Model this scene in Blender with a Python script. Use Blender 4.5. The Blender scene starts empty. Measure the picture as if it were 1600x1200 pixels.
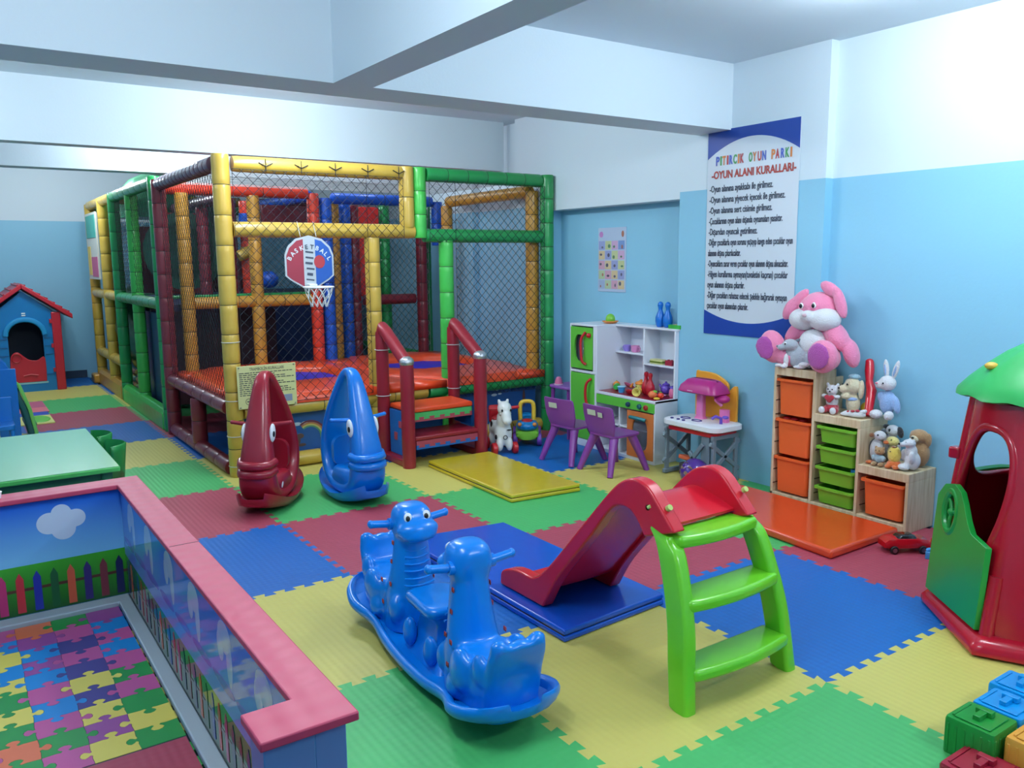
import bpy, bmesh, math, random
from math import pi, sin, cos, radians, sqrt, atan2
from mathutils import Vector, Matrix, Euler, Quaternion

# ------------------------------------------------------------ camera, world, exposure, lamps
sc = bpy.context.scene
COL = sc.collection
cam_d = bpy.data.cameras.new('camera'); cam = bpy.data.objects.new('camera', cam_d); COL.objects.link(cam)
cam_d.sensor_width = 36; cam_d.lens = 1291.9/1600*36; cam_d.clip_start = .02; cam_d.clip_end = 60
_yaw, _pit, _rol = .60004, .14952, -.009228
_f = Vector((sin(_yaw)*cos(_pit), cos(_yaw)*cos(_pit), -sin(_pit)))
_r = Vector((cos(_yaw), -sin(_yaw), 0)); _u = _r.cross(_f)
_r, _u = cos(_rol)*_r+sin(_rol)*_u, -sin(_rol)*_r+cos(_rol)*_u
cam.matrix_world = Matrix(((_r.x, _u.x, -_f.x, -1.54334), (_r.y, _u.y, -_f.y, -1.69482), (_r.z, _u.z, -_f.z, 1.54365), (0, 0, 0, 1)))
sc.camera = cam
sc.view_settings.view_transform = 'Standard'; sc.view_settings.look = 'None'
sc.view_settings.exposure = 0.1; sc.view_settings.gamma = 1.0; sc.view_settings.use_curve_mapping = False
w = bpy.data.worlds.new('world'); sc.world = w; w.use_nodes = True
w.node_tree.nodes['Background'].inputs[0].default_value = (.75, .88, 1, 1)
w.node_tree.nodes['Background'].inputs[1].default_value = .25
sc.cycles.max_bounces = 7; sc.cycles.diffuse_bounces = 4; sc.cycles.glossy_bounces = 3; sc.cycles.use_denoising = True
sc.cycles.sample_clamp_indirect = 4

CZ = 2.83
# ceiling lamps of the room: (x, y, length along x?, watts)
LAMPS = [(2.0, .2, 0, 74), (-1.2, .1, 0, 82), (.5, 3.5, 0, 84), (.2, 5.95, 0, 48), (1.9, 6.2, 1, 8), (-.4, 8.9, 1, 78), (.9, -2.6, 1, 84), (-1.9, 4.2, 0, 22)]
for (x, y, ax, p) in LAMPS:
    for q in (-.42, 0, .42):
        l = bpy.data.lights.new('fluorescent_light', 'POINT'); l.shadow_soft_size = .07; l.energy = p/3; l.color = (.84, .93, 1)
        o = bpy.data.objects.new('fluorescent_light', l); COL.objects.link(o); o.location = (x+q*ax, y+q*(1-ax), CZ-.17)

# ------------------------------------------------------------ materials
def lin(c):
    out = []
    for v in c[:3]:
        v = v/255
        out.append(v/12.92 if v <= .04045 else ((v+.055)/1.055)**2.4)
    return tuple(out)+(1,)
_mats = {}
def M(name, rgb, rough=.5, bump=None, metal=0, coat=0, sheen=0, emit=0, alpha=1, var=0, trans=0):
    """bump=(kind, scale, distance)"""
    if name in _mats: return _mats[name]
    m = bpy.data.materials.new(name); m.use_nodes = True; nt = m.node_tree; N = nt.nodes; L = nt.links
    b = N['Principled BSDF']
    b.inputs['Base Color'].default_value = lin(rgb); b.inputs['Roughness'].default_value = rough
    b.inputs['Metallic'].default_value = metal; b.inputs['Coat Weight'].default_value = coat; b.inputs['Coat Roughness'].default_value = .12
    b.inputs['Sheen Weight'].default_value = sheen; b.inputs['Transmission Weight'].default_value = trans
    m.diffuse_color = lin(rgb)
    if emit: b.inputs['Emission Color'].default_value = lin(rgb); b.inputs['Emission Strength'].default_value = emit
    tc = None
    if bump or var:
        tc = N.new('ShaderNodeTexCoord')
    if var:
        n = N.new('ShaderNodeTexNoise'); n.inputs['Scale'].default_value = 3.5; n.inputs['Detail'].default_value = 3
        L.new(tc.outputs['Object'], n.inputs['Vector'])
        hs = N.new('ShaderNodeHueSaturation'); hs.inputs['Color'].default_value = lin(rgb)
        mr = N.new('ShaderNodeMapRange'); mr.inputs['To Min'].default_value = 1-var; mr.inputs['To Max'].default_value = 1+var
        mr.inputs['From Min'].default_value = .3; mr.inputs['From Max'].default_value = .7
        L.new(n.outputs['Fac'], mr.inputs['Value']); L.new(mr.outputs[0], hs.inputs['Value']); L.new(hs.outputs[0], b.inputs['Base Color'])
    if bump:
        kind, scale, dist = bump
        bp = N.new('ShaderNodeBump'); bp.inputs['Strength'].default_value = 1; bp.inputs['Distance'].default_value = dist
        if kind == 'noise':
            n = N.new('ShaderNodeTexNoise'); n.inputs['Scale'].default_value = scale; n.inputs['Detail'].default_value = 4
            L.new(tc.outputs['Object'], n.inputs['Vector']); L.new(n.outputs['Fac'], bp.inputs['Height'])
        elif kind == 'voronoi':
            n = N.new('ShaderNodeTexVoronoi'); n.inputs['Scale'].default_value = scale
            L.new(tc.outputs['Object'], n.inputs['Vector']); L.new(n.outputs['Distance'], bp.inputs['Height'])
        else:  # weave: rounded basket-weave squares
            mp = N.new('ShaderNodeMapping'); mp.inputs['Rotation'].default_value = (0, 0, pi/4); mp.inputs['Scale'].default_value = (scale,)*3
            L.new(tc.outputs['Object'], mp.inputs['Vector']); sx = N.new('ShaderNodeSeparateXYZ'); L.new(mp.outputs[0], sx.inputs[0])
            hs_ = []
            for ax in (0, 1):
                s_ = N.new('ShaderNodeMath'); s_.operation = 'SINE'; L.new(sx.outputs[ax], s_.inputs[0]); hs_.append(s_)
            mu = N.new('ShaderNodeMath'); mu.operation = 'MULTIPLY'; L.new(hs_[0].outputs[0], mu.inputs[0]); L.new(hs_[1].outputs[0], mu.inputs[1])
            L.new(mu.outputs[0], bp.inputs['Height'])
        L.new(bp.outputs[0], b.inputs['Normal'])
    _mats[name] = m
    return m
def wood(name, rgb):
    if name in _mats: return _mats[name]
    m = M(name, rgb, .55); nt = m.node_tree; N = nt.nodes; L = nt.links; b = N['Principled BSDF']
    tc = N.new('ShaderNodeTexCoord'); mp = N.new('ShaderNodeMapping'); mp.inputs['Scale'].default_value = (14, 14, 1.5)
    n = N.new('ShaderNodeTexNoise'); n.inputs['Scale'].default_value = 3; n.inputs['Detail'].default_value = 5
    cr = N.new('ShaderNodeValToRGB'); c = lin(rgb)
    cr.color_ramp.elements[0].position = .35; cr.color_ramp.elements[0].color = (c[0]*.78, c[1]*.7, c[2]*.6, 1)
    cr.color_ramp.elements[1].position = .6; cr.color_ramp.elements[1].color = c
    L.new(tc.outputs['Object'], mp.inputs[0]); L.new(mp.outputs[0], n.inputs['Vector']); L.new(n.outputs['Fac'], cr.inputs[0]); L.new(cr.outputs[0], b.inputs['Base Color'])
    return m

# ------------------------------------------------------------ mesh builder
class B:
    def __init__(s): s.v = []; s.f = []; s.m = []; s.c = []; s.k = 0; s.T = Matrix.Identity(4)
    def add(s, vs, fs, k=None):
        n = len(s.v); T = s.T; s.c.append((n, len(s.f)))
        s.v += [tuple(T @ Vector(p)) for p in vs]
        s.f += [tuple(i+n for i in f) for f in fs]; s.m += [s.k if k is None else k]*len(fs)
        return s
    def box(s, c, d, rot=None, k=None):
        R = Euler(rot).to_matrix() if rot else Matrix.Identity(3); c = Vector(c)
        vs = [c + R @ Vector((sx*d[0]/2, sy*d[1]/2, sz*d[2]/2)) for sx in (-1, 1) for sy in (-1, 1) for sz in (-1, 1)]
        return s.add(vs, [(0, 1, 3, 2), (4, 6, 7, 5), (0, 4, 5, 1), (2, 3, 7, 6), (0, 2, 6, 4), (1, 5, 7, 3)], k)
    def bb(s, a, b, k=None):  # box by corners
        return s.box([(p+q)/2 for p, q in zip(a, b)], [abs(q-p) for p, q in zip(a, b)], None, k)
    def loft(s, rings, cap=True, loop=False, k=None, closed=True):
        n = len(rings[0]); vs = [p for r in rings for p in r]; fs = []
        R = len(rings)
        for i in range(R if loop else R-1):
            j = (i+1) % R
            for a in range(n if closed else n-1):
                b = (a+1) % n
                fs.append((i*n+a, i*n+b, j*n+b, j*n+a))
        if cap and not loop and closed: fs += [tuple(range(n))[::-1], tuple((R-1)*n+a for a in range(n))]
        return s.add(vs, fs, k)
    def tube(s, pts, r, n=12, loop=False, k=None, flat=1, up=None):
        pts = [Vector(p) for p in pts]; R = len(pts); rings = []
        rr = r if isinstance(r, (list, tuple)) else [r]*R
        side = None
        for i, p in enumerate(pts):
            a = pts[i-1] if (i > 0 or loop) else p; b = pts[(i+1) % R] if (i < R-1 or loop) else p
            t = (b-a).normalized() if (b-a).length > 1e-9 else Vector((0, 0, 1))
            if up is not None: side = t.cross(Vector(up)).normalized()
            elif side is None: side = t.cross(Vector((0, 0, 1)) if abs(t.z) < .9 else Vector((1, 0, 0))).normalized()
            else: side = (side - t*side.dot(t)).normalized()
            w_ = side.cross(t)
            rings.append([p + side*cos(2*pi*q/n)*rr[i] + w_*sin(2*pi*q/n)*rr[i]*flat for q in range(n)])
        return s.loft(rings, True, loop, k)
    def cyl(s, p0, p1, r0, r1=None, n=16, k=None): return s.tube([p0, p1], [r0, r0 if r1 is None else r1], n, k=k)
    def ell(s, c, r, rot=None, n=16, m=10, k=None):
        if isinstance(r, (int, float)): r = (r, r, r)
        R = Euler(rot).to_matrix() if rot else Matrix.Identity(3); c = Vector(c)
        P = lambda a, b: c + R @ Vector((r[0]*sin(a)*cos(b), r[1]*sin(a)*sin(b), r[2]*cos(a)))
        vs = [P(0, 0)] + [P(pi*i/m, 2*pi*j/n) for i in range(1, m) for j in range(n)] + [P(pi, 0)]
        fs = [(0, 1+j, 1+(j+1) % n) for j in range(n)]
        for i in range(m-2):
            for j in range(n):
                a = 1+i*n+j; b = 1+i*n+(j+1) % n
                fs.append((a, a+n, b+n, b))
        e = len(vs)-1
        fs += [(e, 1+(m-2)*n+(j+1) % n, 1+(m-2)*n+j) for j in range(n)]
        return s.add(vs, fs, k)
    def lathe(s, prof, c=(0, 0, 0), n=24, rot=None, k=None, cap=True):
        R = Euler(rot).to_matrix() if rot else Matrix.Identity(3); c = Vector(c)
        return s.loft([[c + R @ Vector((r*cos(2*pi*j/n), r*sin(2*pi*j/n), z)) for j in range(n)] for r, z in prof], cap, False, k)
    def poly(s, pts, o, u, v, t, k=None):  # polygon pts(2d) in plane o+u*x+v*y extruded by vector t
        o, u, v, t = map(Vector, (o, u, v, t)); n = len(pts)
        a = [o+u*x+v*y for x, y in pts]; b = [p+t for p in a]
        return s.add(a+b, [tuple(range(n))[::-1], tuple(range(n, 2*n))] + [(i, (i+1) % n, n+(i+1) % n, n+i) for i in range(n)], k)
    def each(s, name, mats, parent=None, **kw):  # one object per added piece
        out = []
        for i, (v0, f0) in enumerate(s.c):
            v1, f1 = s.c[i+1] if i+1 < len(s.c) else (len(s.v), len(s.f))
            b = B(); b.v = s.v[v0:v1]; b.f = [tuple(q-v0 for q in f) for f in s.f[f0:f1]]; b.m = s.m[f0:f1]
            out.append(b.build(name, mats, parent, **kw))
        return out
    def build(s, name, mats, parent=None, bevel=0, seg=2, smooth=35, sub=0, remesh=0, soft=0, loc=None, rot=None, fix=True, world=False, thin=0):
        me = bpy.data.meshes.new(name); me.from_pydata(s.v, [], s.f); me.update()
        if not isinstance(mats, (list, tuple)): mats = [mats]
        for m in mats: me.materials.append(m)
        if len(mats) > 1: me.polygons.foreach_set('material_index', s.m)
        if fix:
            bm = bmesh.new(); bm.from_mesh(me); bmesh.ops.recalc_face_normals(bm, faces=bm.faces); bm.to_mesh(me); bm.free()
        me.polygons.foreach_set('use_smooth', [True]*len(me.polygons))
        if smooth and not (remesh or sub): me.set_sharp_from_angle(angle=radians(smooth))
        o = bpy.data.objects.new(name, me); COL.objects.link(o)
        if parent is not None:
            o.parent = parent
            if world: o.matrix_parent_inverse = ROOTM(parent).inverted()
        if loc: o.location = loc
        if rot: o.rotation_euler = rot
        if thin:
            q = o.modifiers.new('solid', 'SOLIDIFY'); q.thickness = thin; q.offset = 0
        if remesh:
            q = o.modifiers.new('remesh', 'REMESH'); q.mode = 'VOXEL'; q.voxel_size = remesh; q.use_smooth_shade = True
            q = o.modifiers.new('soft', 'SMOOTH'); q.iterations = soft or 4; q.factor = .6
        if bevel:
            q = o.modifiers.new('bevel', 'BEVEL'); q.width = bevel; q.segments = seg; q.limit_method = 'ANGLE'; q.angle_limit = radians(40); q.harden_normals = False
        if sub:
            q = o.modifiers.new('sub', 'SUBSURF'); q.levels = sub; q.render_levels = sub
        return o
def ROOTM(p):
    m = Matrix.LocRotScale(p.location, p.rotation_euler, p.scale)
    return (ROOTM(p.parent) @ p.matrix_parent_inverse @ m) if p.parent else m
def tag(o, label, cat, group=None):
    o['label'] = label; o['category'] = cat
    if group: o['group'] = group
    return o
def thing(name, label, cat, loc=(0, 0, 0), rotz=0, group=None, rot=None):
    o = bpy.data.objects.new(name, None); COL.objects.link(o); o.empty_display_size = .1
    o.location = loc; o.rotation_euler = rot or (0, 0, rotz)
    return tag(o, label, cat, group)
def struct(o): o['kind'] = 'structure'; return o
def copytree(r, loc, rotz, label, group=None):
    def cp(o, par):
        c = o.copy(); COL.objects.link(c)
        if par is not None: c.parent = par
        for ch in [x for x in KIDS.get(o.name, [])]: cp(ch, c)
        return c
    n = cp(r, None); n.location = loc; n.rotation_euler = (0, 0, rotz); n['label'] = label
    if group: n['group'] = group
    return n
KIDS = {}
def kids():
    KIDS.clear()
    for o in bpy.data.objects:
        if o.parent: KIDS.setdefault(o.parent.name, []).append(o)
def spline(pts, n=8, loop=False):
    P = [Vector(p) for p in pts]; out = []; m = len(P)
    for i in range(m if loop else m-1):
        if loop: a, b, c, d = P[i-1], P[i], P[(i+1) % m], P[(i+2) % m]
        else: a, b, c, d = P[max(i-1, 0)], P[i], P[i+1], P[min(i+2, m-1)]
        for j in range(n):
            t = j/n
            out.append(.5*((2*b)+(c-a)*t+(2*a-5*b+4*c-d)*t*t+(3*b-a-3*c+d)*t**3))
    if not loop: out.append(P[-1])
    return out
def rrect(w, h, r, n=5):
    out = []
    for cx, cy, a0 in ((w/2-r, h/2-r, 0), (-w/2+r, h/2-r, pi/2), (-w/2+r, -h/2+r, pi), (w/2-r, -h/2+r, 1.5*pi)):
        out += [(cx+r*cos(a0+pi/2*i/n), cy+r*sin(a0+pi/2*i/n)) for i in range(n+1)]
    return out
def text(s, size, mat, parent, o, u, v, width=None, align='LEFT', name='lettering', world=True, ext=.0006, bold=0):
    cu = bpy.data.curves.new('t', 'FONT'); cu.body = s; cu.size = size; cu.align_x = align; cu.extrude = ext; cu.offset = bold; cu.resolution_u = 3
    ob = bpy.data.objects.new('t', cu); COL.objects.link(ob)
    dg = bpy.context.evaluated_depsgraph_get(); me = bpy.data.meshes.new_from_object(ob.evaluated_get(dg)); bpy.data.objects.remove(ob)
    me.materials.clear(); me.materials.append(mat)
    u, v = Vector(u), Vector(v); n = u.cross(v)
    xs = [q.co.x for q in me.vertices]; k = 1
    if width and xs: k = width/(max(xs)-min(xs))
    for q in me.vertices:
        x, y, z = q.co; q.co = Vector(o)+u*x*k+v*y+n*z
    x = bpy.data.objects.new(name, me); COL.objects.link(x)
    if parent:
        x.parent = parent
        if world: x.matrix_parent_inverse = ROOTM(parent).inverted()
    return x

white = M('white_plastic', (235, 238, 240), .35); black = M('black_plastic', (18, 18, 20), .4)

# ------------------------------------------------------------ the room
wall_white = M('wall_paint_white', (216, 230, 238), .65, ('noise', 60, .0006))
wall_blue = M('wall_paint_blue', (140, 198, 224), .5, ('noise', 60, .0006))
ceil_m = M('ceiling_paint', (212, 226, 236), .75, ('noise', 40, .0006))
def wallbox(name, a, b, split=2.03, k2=None):
    m = B()
    if a[2] < split < b[2]:
        m.bb(a, (b[0], b[1], split), 1); m.bb((a[0], a[1], split), b, 0)
    else: m.bb(a, b, 1 if b[2] <= split else 0)
    return struct(m.build(name, [wall_white, wall_blue], fix=False))
F0 = -.014
m = B(); m.bb((-3.4, -4.6, F0-.12), (3.6, 11.2, F0)); struct(m.build('floor', M('subfloor', (60, 75, 95), .6)))
m = B(); m.bb((-3.4, -4.6, CZ), (3.6, 11.2, CZ+.15)); struct(m.build('ceiling', ceil_m))
# right wall: recessed main plane, pilasters and the lintel over the alcove
m = B()
def seg(a, b, split=2.03):
    m.bb(a, (b[0], b[1], split), 1); m.bb((a[0], a[1], split), b, 0)
seg((3.06, -4.6, F0), (3.4, 1.5, CZ), 2.02)
seg((2.985, 1.5, F0), (3.4, 2.72, CZ), 2.02)
m.bb((3.13, 2.72, F0), (3.4, 4.32, 1.97), 1); m.bb((2.985, 2.72, 1.97), (3.4, 4.32, CZ), 0)
seg((3.0, 4.32, F0), (3.4, 4.86, CZ), 2.02)
seg((3.12, 4.9, F0), (3.4, 5.7, CZ), 2.03)
seg((3.04, 5.7, F0), (3.4, 6.1, CZ), 2.03)
seg((3.12, 6.1, F0), (3.4, 11.2, CZ), 2.05)
struct(m.build('wall_right', [wall_white, wall_blue], fix=False))
wallbox('wall_back', (-3.4, 10.9, F0), (3.12, 11.2, CZ), 2.10)
wallbox('wall_left', (-3.4, -4.6, F0), (-3.1, 10.9, CZ))
wallbox('wall_front', (-3.1, -4.6, F0), (3.1, -4.3, CZ))
m = B()
m.bb((-3.1, 2.25, 2.40), (2.985, 2.55, CZ))
struct(m.build('trim_1', wall_white))
m = B(); m.bb((.12, -4.3, 2.40), (.33, 2.25, CZ)); struct(m.build('trim_2', wall_white))
m = B(); m.bb((-3.1, 5.05, 2.38), (3.0, 5.2, CZ)); struct(m.build('trim_3', wall_white))
m = B(); m.bb((-3.1, 6.75, 2.38), (3.0, 6.95, CZ)); struct(m.build('trim_4', wall_white))
# blue skirting at the back wall
m = B(); m.bb((-3.1, 10.87, F0), (.0, 10.9, .1)); struct(m.build('baseboard_back', M('skirting', (50, 70, 90), .6)))

tube_on = M('lamp_tube_glow', (235, 245, 255), .4, emit=3)
lampf = M('lamp_body', (225, 230, 235), .4)
lampn = ['above the right front bay', 'above the left front bay', 'behind the crossing ceiling beam', 'between the two rear beams on the left', 'between the two rear beams on the right', 'above the far end of the climbing frame', 'behind the viewer', 'by the left wall']
for i, (x, y, ax, p) in enumerate(LAMPS):
    t = thing('ceiling_lamp', 'twin fluorescent ceiling lamp '+lampn[i], 'lamp', (x, y, CZ), 0 if ax else pi/2, 'fluorescent ceiling lamps')
    m = B(); m.bb((-.62, -.09, -.05), (.62, .09, 0)); m.bb((-.62, -.07, -.07), (-.58, .07, -.05)); m.bb((.58, -.07, -.07), (.62, .07, -.05)); m.build('housing', lampf, t, bevel=.006)
    for sgn in (-1, 1):
        m = B(); m.cyl((-.59, sgn*.045, -.075), (.59, sgn*.045, -.075), .016, n=10); m.build('tube', tube_on, t)

# ------------------------------------------------------------ interlocking foam floor tiles
TC = {'yellow': M('foam_yellow', (204, 192, 100), .5, ('weave', 150, .0005)), 'blue': M('foam_blue', (4, 98, 178), .45, ('weave', 150, .0005)),
      'red': M('foam_red', (168, 66, 84), .5, ('weave', 150, .0005)), 'green': M('foam_green', (72, 176, 98), .5, ('weave', 150, .0005))}
SEQ = ['yellow', 'blue', 'red', 'green']
def edge(a, b, nt=10, h=.016, flat=False):
    a, b = Vector(a), Vector(b); d = b-a; L_ = d.length; d.normalize(); n = Vector((-d.y, d.x)); out = [a]
    if flat: return [a, b]
    per = (L_-.04)/nt
    for i in range(nt):
        s0 = .02+per*i; c = s0+per*.5
        # dovetail: narrow neck at -h, wide head at +h
        for off, side in ((-per*.20, -1), (-per*.30, 1), (per*.30, 1), (per*.20, -1)):
            out.append(a+d*(c+off)+n*h*side)
    out.append(b)
    return out
WHERE = {
 (0, -1): 'in the foreground between the rocker and the building blocks', (1, -1): 'beside the building blocks at the right edge', (2, -1): 'partly under the red mushroom playhouse base',
 (-1, 0): 'under the near end of the blue dinosaur rocker', (0, 0): 'under the green ladder of the small slide', (1, 0): 'right of the slide ladder, large and uncovered', (2, 0): 'beside the red toy car and the orange mat',
 (-1, 1): 'between the pen wall and the dinosaur rocker', (0, 1): 'under the blue folding mat at the foot of the slide', (1, 1): 'behind the red slide bed', (2, 1): 'partly under the orange mat by the toy shelf',
 (-1, 2): 'beside the pink pen rim, in front of the fish rockers', (0, 2): 'behind the blue dinosaur rocker', (1, 2): 'in front of the yellow folding mat', (2, 2): 'in front of the purple chairs and play kitchen',
 (-1, 3): 'left of the red fish rocker', (0, 3): 'under the red and blue fish rockers', (1, 3): 'under the padded steps and yellow mat', (2, 3): 'under the ride-on horse and left purple chair',
 (-1, 4): 'beside the green table at the front post of the climbing frame', (0, 4): 'showing as a strip along the front corner of the climbing frame', (1, 4): 'behind the padded steps', (2, 4): 'under the right front of the climbing frame',
 (-1, 5): 'right of the two green chairs', (0, 5): 'showing as a strip under the maroon side of the climbing frame', (-1, 6): 'beyond the green chairs at the maroon post', (0, 6): 'showing as a strip at the maroon post foot',
 (-1, 7): 'beside the little play mat, second green-framed bay', (0, 7): 'showing as a sliver at the green frame foot', (-1, 8): 'in front of the blue playhouse, left of the green frame', (0, 8): 'showing as a sliver at the yellow frame foot',
 (-1, 9): 'at the door of the blue playhouse', (0, 9): 'at the far foot of the yellow frame', (-1, 10): 'along the back wall beside the blue playhouse',
 (-2, 3): 'under the near edge of the green table', (-2, 4): 'under the green table, seen between its legs', (-2, 5): 'under the far edge of the green table', (-2, 6): 'under the half seen blue slide', (-2, 7): 'behind the half seen blue slide', (-2, 8): 'left of the little play mat', (-2, 9): 'under the blue playhouse',
 (-2, 10): 'behind the blue playhouse', (3, 1): 'cut to a strip along the wall by the orange mat', (3, 2): 'cut to a strip along the wall by the toy vanity', (2, -2): 'beside the wall behind the mushroom playhouse', (1, -2): 'under the building blocks', (0, -2): 'in front of the red building block', (-1, -1): 'just outside the pen corner'}
for (i, j), where in WHERE.items():
    c = SEQ[(i+j) % 4]
    x0, y0, x1, y1 = i, j, i+1, j+1
    if i == 3: x1 = 3.055
    if i == 3 and j == 1: y1 = 1.495
    if i == 3 and j == 2: continue
    if j == 10: y1 = 10.86
    fx = i == 3
    cs = [(x0, y0), (x1, y0), (x1, y1), (x0, y1)]
    # shared edges are generated in a fixed direction, so both neighbours get the same curve
    e1 = edge(cs[0], cs[1], flat=fx); e2 = edge(cs[1], cs[2], flat=(fx or (i == 2 and j == -2)))
    e3 = edge(cs[3], cs[2], flat=fx or j == 10)[::-1]; e4 = edge(cs[0], cs[3], flat=(j == 10))[::-1]
    if i == 2 and j >= 1: # wall pilaster side
        e2 = [Vector(cs[1]), Vector(cs[2])] if j != 1 else [Vector(cs[1]), Vector((x1, 1.495)), Vector((2.98, 1.495)), Vector((2.98, 2))]
        if j == 1: e3 = edge((x0, y1), (x1, y1))[::-1][1:]; e3 = [p for p in e3 if p.x < 2.975]
        if j >= 2:
            e1 = [p for p in e1 if p.x < 2.975]+[Vector((2.98, y0))]; e3 = [p for p in e3 if p.x < 2.975]; e2 = [Vector((2.98, y0)), Vector((2.98, y1))]
    pts = []
    for e in (e1, e2, e3, e4):
        for p in e:
            if not pts or (pts[-1]-p).length > 1e-6: pts.append(p)
    if (pts[0]-pts[-1]).length < 1e-6: pts.pop()
    cx, cy = i+.5, j+.5
    # shrink by a hair so neighbouring tiles show a joint line
    m = B(); m.poly([(p.x-cx, p.y-cy) for p in pts], (0, 0, -.0135), (1, 0, 0), (0, 1, 0), (0, 0, .0135))
    o = m.build('foam_floor_tile', TC[c], loc=(cx, cy, 0))
    tag(o, f'{c} interlocking foam floor tile {where}', 'floor mat', 'interlocking foam floor tiles')
# ------------------------------------------------------------ soft-play climbing frame
V = lambda n, c, r=.32: M(n, c, r, ('noise', 9, .004), coat=.15)
vy = V('vinyl_yellow', (196, 162, 66)); vg = V('vinyl_green', (34, 146, 74)); vm = V('vinyl_maroon', (122, 36, 48)); vr = V('vinyl_red_orange', (226, 66, 42))
vb = V('vinyl_blue', (22, 84, 190)); va = V('vinyl_amber', (196, 142, 52)); vp = V('vinyl_plum', (98, 56, 72)); vlg = V('vinyl_light_green', (66, 182, 74)); vo = V('vinyl_orange', (228, 76, 36))
strap = M('seam_strap', (30, 30, 26), .6); netm = M('net_cord', (26, 32, 44), .8); netw = M('net_cord_white', (200, 205, 205), .8)
CF = thing('climbing_frame', 'large netted two-level soft play climbing frame with padded posts', 'play structure', (1.5, 4.28, 0))
def pad(name, p0, p1, mat, r=.058, seg=.2, n=14, par=None, squash=1):
    p0, p1 = Vector(p0), Vector(p1); L_ = (p1-p0).length; k = max(1, round(L_/seg)); m = B()
    pts = []; rr = []; kk = []
    for i in range(k):
        for t, q in ((0.0, .945), (.025, .985), (.2, 1.01), (.5, 1.0), (.8, 1.01), (.975, .985)):
            pts.append(p0.lerp(p1, (i+t)/k)); rr.append(r*q)
    pts.append(p1); rr.append(r*.945)
    m.tube(pts, rr, n)
    for i in range(1, k):
        c = p0.lerp(p1, i/k); d = (p1-p0).normalized()*.003; m.cyl(c-d, c+d, r*.965, n=n, k=1)
    return m.build(name, [mat, strap], par or CF, world=True, fix=False, smooth=60)
fz = .0
posts = [((.12, 4.28, 0), (.12, 4.28, 2.28), vy), ((1.55, 4.28, 1.8), (1.55, 4.28, 2.27), vy), ((1.24, 4.28, .02), (1.24, 4.28, 1.72), vy),
 ((1.66, 4.28, 1.72), (1.66, 4.28, 2.27), vlg), ((1.9, 4.28, .02), (1.9, 4.28, 1.7), vlg), ((2.92, 4.26, 0), (2.92, 4.26, 2.27), vg),
 ((.1, 6.16, 0), (.1, 6.16, 2.26), vm), ((.1, 6.31, 0), (.1, 6.31, 2.3), vg), ((.12, 7.55, 0), (.12, 7.55, 2.28), vlg), ((.1, 8.44, 0), (.1, 8.44, 2.3), vg),
 ((.1, 9.2, 0), (.1, 9.2, 2.27), vy), ((.1, 10.2, 0), (.1, 10.2, 2.28), vy), ((.1, 5.25, .08), (.1, 5.25, .45), vm),
 ((1.54, 6.25, .5), (1.54, 6.25, 2.2), vr), ((1.67, 6.25, .5), (1.67, 6.25, 2.16), vb), ((.95, 6.25, .5), (.95, 6.25, 2.16), va), ((1.80, 6.38, .5), (1.80, 6.38, 2.12), va), ((1.02, 7.25, 1.16), (1.02, 7.25, 2.2), vm), ((2.56, 6.78, .4), (2.56, 6.78, 2.14), vg),
 ((.3, 6.22, .5), (.3, 6.22, 2.16), va), ((1.96, 6.46, .5), (1.96, 6.46, 2.12), vb), ((2.09, 6.55, .5), (2.09, 6.55, 2.12), vm), ((2.79, 6.36, .5), (2.79, 6.36, 2.1), vm), ((2.93, 6.25, 1.7), (2.93, 6.25, 2.16), vb), ((.72, 7.2, 1.16), (.72, 7.2, 2.1), vm),
 ((2.92, 6.5, .1), (2.92, 6.5, 2.2), vg), ((2.88, 5.95, .5), (2.88, 5.95, 2.1), va), ((2.86, 4.40, .5), (2.86, 4.40, 2.14), va), ((1.10, 7.0, 1.16), (1.10, 7.0, 2.16), vr),
 ((1.54, 8.44, 0), (1.54, 8.44, 2.25), vg), ((2.92, 8.44, 0), (2.92, 8.44, 2.25), vg), ((2.9, 10.2, 0), (2.9, 10.2, 2.25), vy), ((1.54, 10.2, 0), (1.54, 10.2, 2.25), vb), ((2.72, 8.0, .1), (2.72, 8.0, 2.2), vg)]
for a, b, mt in posts: pad('padded_post', a, b, mt, r=.06)
T = 2.22
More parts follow.
